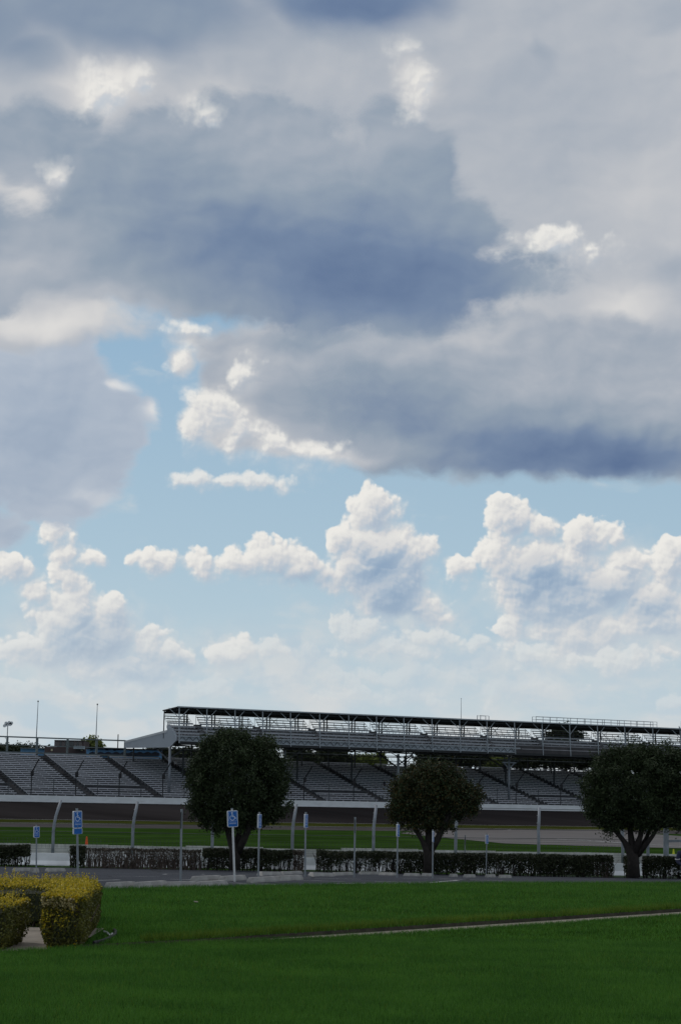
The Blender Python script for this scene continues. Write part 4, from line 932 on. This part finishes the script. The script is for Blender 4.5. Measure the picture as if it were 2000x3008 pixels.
for i, a in enumerate(FPOST):
    s = MB(); s.bar(lp(a, 3.1, 14.5), lp(a, 3.55, 21.12), .16); s.build('front_post', M['rail_grey'], us)
    s = MB(); s.bar(lp(a, 3.5, 18.9), lp(a + 2.15, 3.9, 20.98), .11); s.build('brace', M['rail_grey'], us)
    s = MB(); s.bar(lp(a, 3.5, 19.2), lp(a - 1.95, 3.9, 20.98), .10); s.build('brace', M['rail_grey'], us)
    if i + 1 < len(FPOST):
        b = a + (FPOST[i+1] - a) * .70
        for d in (0, .62):
            s = MB(); s.bar(lp(b + d, 10.0, 16.9), lp(b + d, 10.0, 20.7), .19); s.build('rear_post', M['dark_steel'], us)
        if i % 4 == 3:
            s = MB(); s.bar(lp(b + .6, 9.9, 20.3), lp(b + 2.4, 9.9, 18.7), .07); s.build('brace', M['dark_steel'], us)
            s = MB(); s.bar(lp(b + .6, 9.85, 18.7), lp(b + 2.4, 9.85, 20.3), .07); s.build('brace', M['dark_steel'], us)
s = MB(); s.bar(lp(UE, 10.0, 15.5), lp(UE, 10.0, 20.7), .16); s.build('rear_post', M['dark_steel'], us)
# columns under the deck and the steelwork between them
for px, cap in ((499, 0), (836, 0), (1169, 0), (1494, 1), (1790, 0)):
    a = on_n(px, 2250, 7.0)[0]
    s = MB(); s.tube([lp(a, 7, 4.6), lp(a, 7, 13.9)], .26, 12); s.build('column', M['galv_big'], us, smooth=True)
    if cap:
        s = MB(); s.bar(lp(a - 1.7, 7, 12.9), lp(a + 1.7, 7, 12.9), .3, .3); s.bar(lp(a, 6.98, 11.6), lp(a + 1.3, 6.98, 12.8), .2); s.bar(lp(a, 6.98, 11.6), lp(a - 1.3, 6.98, 12.8), .2); s.build('column_head', M['galv_big'], us)
    s = MB(); s.bar(lp(a, 7.2, 11.2), lp(a + 1.2, 17, 14.2), .24); s.build('brace', M['dark_steel'], us)
    s = MB(); s.bar(lp(a + .3, 7.1, 11.9), lp(a + 3.4, 7.1, 13.9), .22); s.build('brace', M['dark_steel'], us)
for n, z, w_ in ((7, 14.1, .22), (16, 13.75, .16), (28.6, 13.9, .14), (28.6, 13.1, .14), (28.6, 12.75, .10)):
    s = MB(); s.bar(lp(UE + .4, n, z), lp(UA1, n, z), w_); s.build('floor_beam', M['dark_steel'] if n != 16 else M['rail_grey'], us)
CR = np.arange(UE + 1.5, UA1, 6.3)
s = MB(); s.bar((0, 0, 0), (0, 2.2, -.95), .14, .16); s.bar((0, 2.2, -.95), (0, 22, .1), .10, .14); JO = s.mesh('joist', M['dark_steel'])
for a in CR: inst('joist', JO, us, lp(a, 4.4, 14.95))
s = MB(); s.bar((0, 0, 0), (3.1, 0, 1.1), .10); s.bar((3.1, 0, 1.1), (6.2, 0, 0), .10); WB = s.mesh('cross_brace', M['dark_steel'])
for n in (19,):
    for a in CR[:-1]: inst('cross_brace', WB, us, lp(a, n, 13.55))
for k, a in enumerate(CR[::1]):
    s = MB(); s.bar(lp(a, 28, 9.5), lp(a, 28, 15.3), .22); s.build('rear_column', M['dark_steel'], us)
for k, a in enumerate(CR[1::2]):
    s = MB(); s.bar(lp(a, 18, 8.0), lp(a, 18, 14.0), .26); s.build('rear_column', M['dark_steel'], us)
    s = MB(); s.bar(lp(a, 18.2, 12.2), lp(a - 2.2, 18.2, 14.0), .14); s.bar(lp(a, 18.2, 12.2), lp(a + 2.2, 18.2, 14.0), .14); s.build('brace', M['dark_steel'], us)
# things on the roof
def on_roof(px, n=7.5): return on_n(px, 2110, n)[0]
s = MB(); a0, a1 = on_roof(1564), on_roof(1918); rr = empty('roof_railing', SP(a0, 7.5, 21.0), 'long grey railing around a platform on top of the roof', 'railing', rz=TH)
s = MB(); s.box(0, a1 - a0, -1.2, .2, .0, .42); s.build('platform', M['bench_dark'], rr)
for z in (1.62, 1.02):
    s = MB(); s.box(0, a1 - a0, -1.2, -1.14, z, z + .07); s.box(0, a1 - a0, .14, .2, z, z + .06); s.build('rail', M['galv'], rr)
s = MB(); s.box(-.04, .04, -1.22, -1.14, .42, 1.66); ST = s.mesh('post', M['galv'])
for i in range(19): inst('post', ST, rr, ((a1 - a0) * i / 18, 0, 0))
for i in range(8): inst('post', ST, rr, ((a1 - a0) * i / 7, 1.36, 0))
a0 = on_roof(1406); bx = empty('roof_frame', SP(a0, 7.5, 21.0), 'small open box frame of pipes on top of the roof', 'frame', rz=TH)
for x in (0, 2.05):
    for y in (-.6, .6):
        s = MB(); s.box(x - .05, x + .05, y - .05, y + .05, 0, 1.45 if x == 0 else 1.35); s.build('post', M['galv'], bx)
for y in (-.6, .6):
    for z in (1.35, .45):
        s = MB(); s.bar((0, y, z), (2.05, y, z), .06); s.build('rail', M['galv'], bx)
a, z = on_n(1354, 2053, 6); r_ = empty('flagpole', SP(a, 6, 20.9), 'thin bare flagpole rising from the middle of the roof', 'flagpole', 'bare flagpoles on the stands')
s = MB(); s.tube([(0,0,0),(0,0,z-20.9)], [.06,.035], 6); s.build('pole', M['galv'], r_); s = MB(); s.tube([(0,0,z-20.95),(0,0,z-20.85),(0,0,z-20.75)], [.03,.09,.03], 6); s.build('ball', M['galv'], r_)
a0 = on_roof(1996); r_ = empty('roof_mast', SP(a0, 7, 20.95), 'short dark mast with a mesh screen at the right end of the roof', 'mast', rz=TH)
s = MB(); s.bar((0,0,0),(0,0,2.1), .18); s.build('pole', M['dark_steel'], r_); s = MB(); s.prism([(-.75,0,.05),(-.75,0,1.15),(-.1,0,.45),(-.1,0,.05)], (0,.05,0)); s.build('screen', M['galv'], r_)
s = MB(); s.box(-.9, 2.5, -.2, .2, 0, .25); s.build('base', M['dark_steel'], r_)
a0, a1 = on_roof(1920), on_roof(1985); r_ = empty('roof_railing', SP(a0, 7.5, 20.95), 'low thin railing between the platform and the mast', 'railing', rz=TH)
s = MB(); s.box(0, a1 - a0, 0, .05, .55, .62); s.build('rail', M['galv'], r_)
for i in range(4):
    s = MB(); q = (a1 - a0) * i / 3; s.box(q - .03, q + .03, 0, .05, 0, .55); s.build('post', M['galv'], r_)
# ------------------------------------------------------------------ behind the stands
def blk(px0, px1, y0, y1, Y, depth, name, m, parent=None, o=None, zb=None):
    a, b = at(px0, y0, Y), at(px1, y1, Y); o = o or Vector((0,0,0)); s = MB()
    s.box(a.x - o.x, b.x - o.x, Y - o.y, Y - o.y + depth, (b.z if zb is None else zb) - o.z, a.z - o.z); return s.build(name, m, parent)
bo = Vector((at(190, 2200, 440).x, 440, 0)); bb = empty('brown_building', bo, 'brown flat roofed building with a dark upper storey behind the open benches', 'building')
blk(132, 252, 2193, 2215, 440, 14, 'wall', M['brown'], bb, bo, 0); up = blk(161, 247, 2174.5, 2192.8, 442, 10, 'upper_storey', M['brown'], bb, bo)
for x0, x1, m in ((162,176,'brown_light'),(183,192,'brown_light'),(218,226,'brown_light'),(233,242,'brown_light')): blk(x0, x1, 2178, 2191.5, 441.9, .09, 'wall_panel', M[m], up, bo)
for x0, x1 in ((177,182),(193,217),(227,232)): blk(x0, x1, 2178, 2191.5, 441.95, .045, 'window', M['glass_dark'], up, bo)
blk(160, 248, 2173.5, 2175.5, 441.6, 11, 'roof', M['fascia_dark'], bb, bo)
for x in (153, 241): blk(x - 2.5, x + 2.5, 2200, 2206, 439.9, .12, 'wall_lamp', M['cream'], bb, bo)
blk(217, 246, 2191, 2200, 437, 2.8, 'awning', M['rail_grey'], bb, bo)
bo = Vector((at(380, 2205, 432).x, 432, 0)); bl = empty('blue_building', bo, 'long low blue building with a dark scalloped awning behind the benches', 'building')
blk(255, 470, 2201, 2225, 432, 10, 'wall', M['blue_wall'], bl, bo, 0); blk(253, 474, 2197, 2201.5, 430.5, 12, 'roof', M['navy'], bl, bo)
for i in range(9):
    x0 = 262 + i * 23; a = [at(x0 + q, y, 431.2) - bo for q, y in ((0,2212),(6,2209.5),(11,2208),(17,2210),(23,2213),(23,2220),(0,2220))]
    s = MB(); s.prism(a, (0, .3, 0)); s.build('awning', M['navy'], bl)
    if i % 3 != 1: blk(x0 + 3, x0 + 10, 2202, 2204.5, 431.6, .3, 'pennant', M['navy'], bl, bo)
bo = Vector((at(95, 2205, 446).x, 446, 0)); b2 = empty('blue_shed', bo, 'small blue shed left of the brown building', 'shed')
blk(62, 131, 2198.5, 2215, 446, 6, 'wall', M['blue_wall'], b2, bo, 0); blk(60, 133, 2196.8, 2199, 445, 8, 'roof', M['rail_grey'], b2, bo)
bo = Vector((at(20, 2205, 460).x, 460, 0)); b3 = empty('long_shed', bo, 'dark brown shed with a grey roof edge at the far left', 'shed')
blk(-40, 51, 2189, 2205, 460, 8, 'wall', M['navy'], b3, bo, 0); blk(-42, 53, 2186.5, 2189.5, 459, 10, 'roof', M['brown_light'], b3, bo)
def far_pole(name, label, cat, px, ytop, Y, head=None):
    t = at(px, ytop, Y); r_ = empty(name, (t.x, Y, 0), label, cat); s = MB(); s.tube([(0,0,0),(0,0,t.z)], [.16,.11], 8); s.build('pole', M['galv'] if head == 'lamps' else M['bark'], r_)
    return r_, t.z
r_, z = far_pole('light_mast', 'pale floodlight mast with a cluster of lamps at the far left', 'floodlight', 24, 2130, 480, 'lamps')
for i, (dx, dz) in enumerate(((-.7,-.2),(0,0),(.7,.15),(-.35,.45),(.4,.6),(1.0,.5))):
    s = MB(); s.tube([(dx, -.5, z + dz), (dx, .1, z + dz)], [.42, .25], 10); s.build('lamp', M['sign_white'], r_)
s = MB(); s.bar((-.9,.1,z),(1.1,.1,z+.2), .16); s.build('crossarm', M['galv'], r_)
r_, z = far_pole('utility_pole', 'dark utility pole with brackets above the blue building', 'utility pole', 348, 2157, 436)
s = MB(); s.bar((-1.9,0,z-5.5),(1.1,0,z-3.6), .14); s.bar((-1.8,0,z-5.5),(-1.3,0,z-7.4), .2); s.bar((1.1,0,z-3.6),(.6,0,z-4.7), .2); s.bar((-1.2,0,z-7.2),(1.0,0,z-7.6), .15); s.build('bracket', M['bark'], r_)
r_, z = far_pole('utility_pole', 'short distant utility pole between the shed roofs', 'utility pole', 92, 2183, 470)
for k, (dy, wy) in enumerate(((0, 2188), (0, 2192.5))):
    s = MB(); a, b, c = at(-20, wy - 6, 470), at(92, wy, 470), at(250, wy + 1, 470); o_ = b; s.tube([a - o_, (a + b) / 2 - o_ - Vector((0,0,.25)), b - b], .03, 4); s.tube([b - b, (b + c) / 2 - o_ - Vector((0,0,.3)), c - o_], .03, 4)
    s.build('wire', M['dark_steel'], r_, loc=o_ - Vector(r_.location))
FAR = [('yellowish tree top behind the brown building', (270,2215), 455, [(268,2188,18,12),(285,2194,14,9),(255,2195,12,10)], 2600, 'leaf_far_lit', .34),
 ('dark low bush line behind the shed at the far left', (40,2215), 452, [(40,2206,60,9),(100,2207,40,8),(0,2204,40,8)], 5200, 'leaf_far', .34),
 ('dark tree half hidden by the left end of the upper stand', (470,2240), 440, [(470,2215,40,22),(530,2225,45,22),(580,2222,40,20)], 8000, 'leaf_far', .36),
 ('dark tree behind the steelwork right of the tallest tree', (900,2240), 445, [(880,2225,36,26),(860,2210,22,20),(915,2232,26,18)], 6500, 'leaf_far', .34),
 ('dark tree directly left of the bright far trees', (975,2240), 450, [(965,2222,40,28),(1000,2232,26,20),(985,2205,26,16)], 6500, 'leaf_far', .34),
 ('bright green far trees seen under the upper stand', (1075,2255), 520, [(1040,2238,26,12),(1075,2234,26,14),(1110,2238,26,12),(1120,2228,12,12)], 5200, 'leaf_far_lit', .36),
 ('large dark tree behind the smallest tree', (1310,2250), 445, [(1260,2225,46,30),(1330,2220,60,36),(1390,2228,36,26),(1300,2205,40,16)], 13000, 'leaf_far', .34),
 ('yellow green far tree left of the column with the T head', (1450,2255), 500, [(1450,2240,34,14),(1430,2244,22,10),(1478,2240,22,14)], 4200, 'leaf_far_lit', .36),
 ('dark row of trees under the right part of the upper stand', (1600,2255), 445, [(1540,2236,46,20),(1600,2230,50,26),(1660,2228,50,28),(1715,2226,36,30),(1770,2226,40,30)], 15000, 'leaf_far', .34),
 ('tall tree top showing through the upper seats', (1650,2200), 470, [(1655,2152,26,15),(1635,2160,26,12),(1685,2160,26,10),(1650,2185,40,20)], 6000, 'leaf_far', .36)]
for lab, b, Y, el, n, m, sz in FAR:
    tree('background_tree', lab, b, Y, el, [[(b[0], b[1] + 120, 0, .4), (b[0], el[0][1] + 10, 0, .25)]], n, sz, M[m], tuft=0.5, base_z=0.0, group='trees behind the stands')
# ------------------------------------------------------------------ people
def skin_body(name, joints, edges, m, parent, sub=2):
    me = bpy.data.meshes.new(name); me.from_pydata([j[:3] for j in joints], edges, []); o = link(bpy.data.objects.new(name, me), parent)
    md = o.modifiers.new('skin', 'SKIN'); md.use_smooth_shade = True
    for i, j in enumerate(joints):
        v = me.skin_vertices[0].data[i]; v.radius = (j[3], j[4] if len(j) > 4 else j[3]); v.use_root = (i == 0)
    sb = o.modifiers.new('sub', 'SUBSURF'); sb.levels = sub; sb.render_levels = sub
    dg = bpy.context.evaluated_depsgraph_get(); me2 = bpy.data.meshes.new_from_object(o.evaluated_get(dg))
    o.modifiers.clear(); o.data = me2; me2.materials.clear(); me2.materials.append(m)
    for p in me2.polygons: p.use_smooth = True
    return o
def hand(o, w, d, side, parent):               # palm and five curled fingers
    d = Vector(d).normalized(); s_ = d.cross(Vector((0, 0, 1))).normalized() * side; n_ = s_.cross(d).normalized(); w = Vector(w)
    t = MB(); t.tube([w, w + d * .05, w + d * .085], [.026, .038, .034], 8)
    for k, (off, L) in enumerate(((-.027, .068), (-.009, .078), (.010, .072), (.027, .056))):
        a = w + d * .08 + s_ * off; t.tube([a, a + d * L * .5 - n_ * .006, a + d * L * .8 - n_ * .022, a + d * L * .9 - n_ * .04], [.009, .0085, .008, .006], 6)
    a = w + d * .03 - s_ * .03; t.tube([a, a + d * .03 - s_ * .022, a + d * .06 - s_ * .026], [.011, .010, .007], 6)
    return t.build('hand', M['skin'], parent, smooth=True)
def head(parent, c, face, r=.098):             # c: centre; face: direction looked in
    c = Vector(c); f_ = Vector(face).normalized(); side = f_.cross(Vector((0, 0, 1))).normalized(); t = bmesh.new()
    bmesh.ops.create_uvsphere(t, u_segments=16, v_segments=12, radius=1); 
    for v in t.verts:
        q = v.co; jaw = 1 - .22 * max(0, -q.z); v.co = c + side * q.x * r * .78 * jaw + f_ * q.y * r * .95 * jaw + Vector((0, 0, q.z * r * 1.2))
    me = bpy.data.meshes.new('head'); t.to_mesh(me); t.free(); me.materials.append(M['skin']); 
    for p in me.polygons: p.use_smooth = True
    o = link(bpy.data.objects.new('head', me), parent)
    n = MB(); b = c + f_ * r * .93
    n.tube([b + Vector((0,0,.02)), b + f_ * .022 - Vector((0,0,.02)), b - Vector((0,0,.03))], [.008,.014,.010], 6); n.build('nose', M['skin'], o, smooth=True)
    n = MB(); n.tube([b - side*.022 - Vector((0,0,.052)) - f_*.012, b - Vector((0,0,.054)), b + side*.022 - Vector((0,0,.052)) - f_*.012], .006, 6); n.build('mouth', M['brown'], o)
    for q in (-1, 1):
        n = MB(); e = b + side * q * .032 - f_ * .014 + Vector((0,0,.012)); n.tube([e - f_*.006, e + f_*.006], .010, 8); n.build('eye', M['rubber'], o)
        n = MB(); e = c + side * q * r * .78; n.tube([e + Vector((0,0,.03)), e + side*q*.014, e - Vector((0,0,.03))], [.008,.016,.008], 6); n.build('ear', M['skin'], o)
    t = bmesh.new(); bmesh.ops.create_uvsphere(t, u_segments=16, v_segments=10, radius=1)
    bmesh.ops.delete(t, geom=[v for v in t.verts if v.co.z < -.1 or (v.co.y > .55 and v.co.z < .45)], context='VERTS')
    for v in t.verts: q = v.co; v.co = c + side * q.x * r * .84 + f_ * (q.y * r * 1.01 - .006) + Vector((0, 0, q.z * r * 1.27 + .004))
    me = bpy.data.meshes.new('hair'); t.to_mesh(me); t.free(); me.materials.append(M['hair']); link(bpy.data.objects.new('hair', me), parent)
def stander(label, p, yaw, shirt, turn=0):
    root = empty('person', p, label, 'person', rz=yaw); g = [(0,0,.95,.15,.11)]
    # trunk and arms
    J = [(0,0,1.0,.16,.11),(0,0,1.2,.155,.11),(0,0,1.38,.17,.11),(0,0,1.48,.09,.08),(0,0,1.54,.055,.055),(.19,0,1.40,.062,.062),(.25,.02,1.13,.05,.05),(.24,-.08,.90,.036,.036),(-.19,0,1.40,.062,.062),(-.25,.02,1.13,.05,.05),(-.24,-.08,.90,.036,.036)]
    skin_body('shirt', J, [(0,1),(1,2),(2,3),(3,4),(2,5),(5,6),(6,7),(2,8),(8,9),(9,10)], shirt, root)
    J = [(0,0,.98,.15,.11),(.09,0,.86,.095,.095),(.10,-.01,.50,.065,.065),(.10,.03,.10,.045,.045),(.10,-.12,.04,.045,.04),(-.09,0,.86,.095,.095),(-.10,-.01,.50,.065,.065),(-.10,.03,.10,.045,.045),(-.10,-.12,.04,.045,.04)]
    skin_body('trousers', J, [(0,1),(1,2),(2,3),(3,4),(0,5),(5,6),(6,7),(7,8)], M['trousers'], root)
    hand(root, (.24,-.09,.89), (0,-.25,-1), 1, root); hand(root, (-.24,-.09,.89), (0,-.25,-1), -1, root)
    head(root, (0,-.015,1.66), (0,-1,0)); return root
def stand_hit(px, py):
    for n in np.arange(4, 34, .05):
        a, z = on_n(px, py, n); k = max(0, min(NR - 1, int((n - N0) / DN)))
        if z <= Z0 + DZ * k: return SP(a, N0 + DN * k + .9, Z0 + DZ * k)
stander('person in a pale shirt standing among the shaded lower benches', stand_hit(521, 2262), TH, M['shirt_white'])
stander('person in dark clothes standing in the lower benches left of the smallest tree', stand_hit(1135, 2322), TH, M['trousers'])
# seated person at the right picture edge, mostly out of frame
pc = at(2005, 2590, 57); pc.z = gz(pc.x, 57)
bn = empty('park_bench', pc + Vector((.28, .1, 0)), 'dark bench under the seated person at the right picture edge', 'bench', rz=.2)
for y in (-.16, 0, .16):
    s = MB(); s.box(-.35, 1.1, y - .065, y + .065, .41, .45); s.build('slat', M['dark_steel'], bn)
for x in (-.2, .95):
    s = MB(); s.box(x - .03, x + .03, -.2, .2, 0, .408); s.build('leg', M['dark_steel'], bn)
ps = empty('person', pc + Vector((.08, .05, 0)), 'seated person in a navy top with a white stripe at the right edge', 'person', rz=.25)
J = [(0,.05,.50,.165,.13),(0,.06,.72,.155,.115),(0,.03,.94,.175,.12),(0,.0,1.06,.09,.08),(.20,.0,.97,.066,.066),(.27,-.05,.70,.056,.056),(.18,-.30,.60,.042,.042),(-.20,.0,.97,.070,.070),(-.27,-.03,.70,.060,.060),(-.18,-.29,.60,.042,.042)]
top_ = skin_body('shirt', J, [(0,1),(1,2),(2,3),(2,4),(4,5),(5,6),(2,7),(7,8),(8,9)], M['shirt_navy'], ps)
for q in (-1, 1):
    s = MB(); s.tube([(q*.249,-.015,.775),(q*.252,-.017,.795)], .079, 12); s.build('stripe', M['shirt_white'], top_)
J = [(0,.05,.50,.16,.12),(.10,-.08,.52,.09,.09),(.12,-.46,.52,.068,.068),(.12,-.44,.10,.046,.046),(.12,-.58,.045,.045,.04),(-.10,-.08,.52,.09,.09),(-.12,-.46,.52,.068,.068),(-.12,-.44,.10,.046,.046),(-.12,-.58,.045,.045,.04)]
skin_body('trousers', J, [(0,1),(1,2),(2,3),(3,4),(0,5),(5,6),(6,7),(7,8)], M['trousers'], ps)
J = [(0,0,1.0,.06),(0,-.01,1.12,.055),(0,-.02,1.2,.05)]; skin_body('neck', J, [(0,1),(1,2)], M['skin'], ps)
hand(ps, (.17,-.31,.60), (-.1,-1,-.1), 1, ps); hand(ps, (-.17,-.30,.60), (.1,-1,-.1), -1, ps); head(ps, (0,-.03,1.27), (.2,-1,-.15))
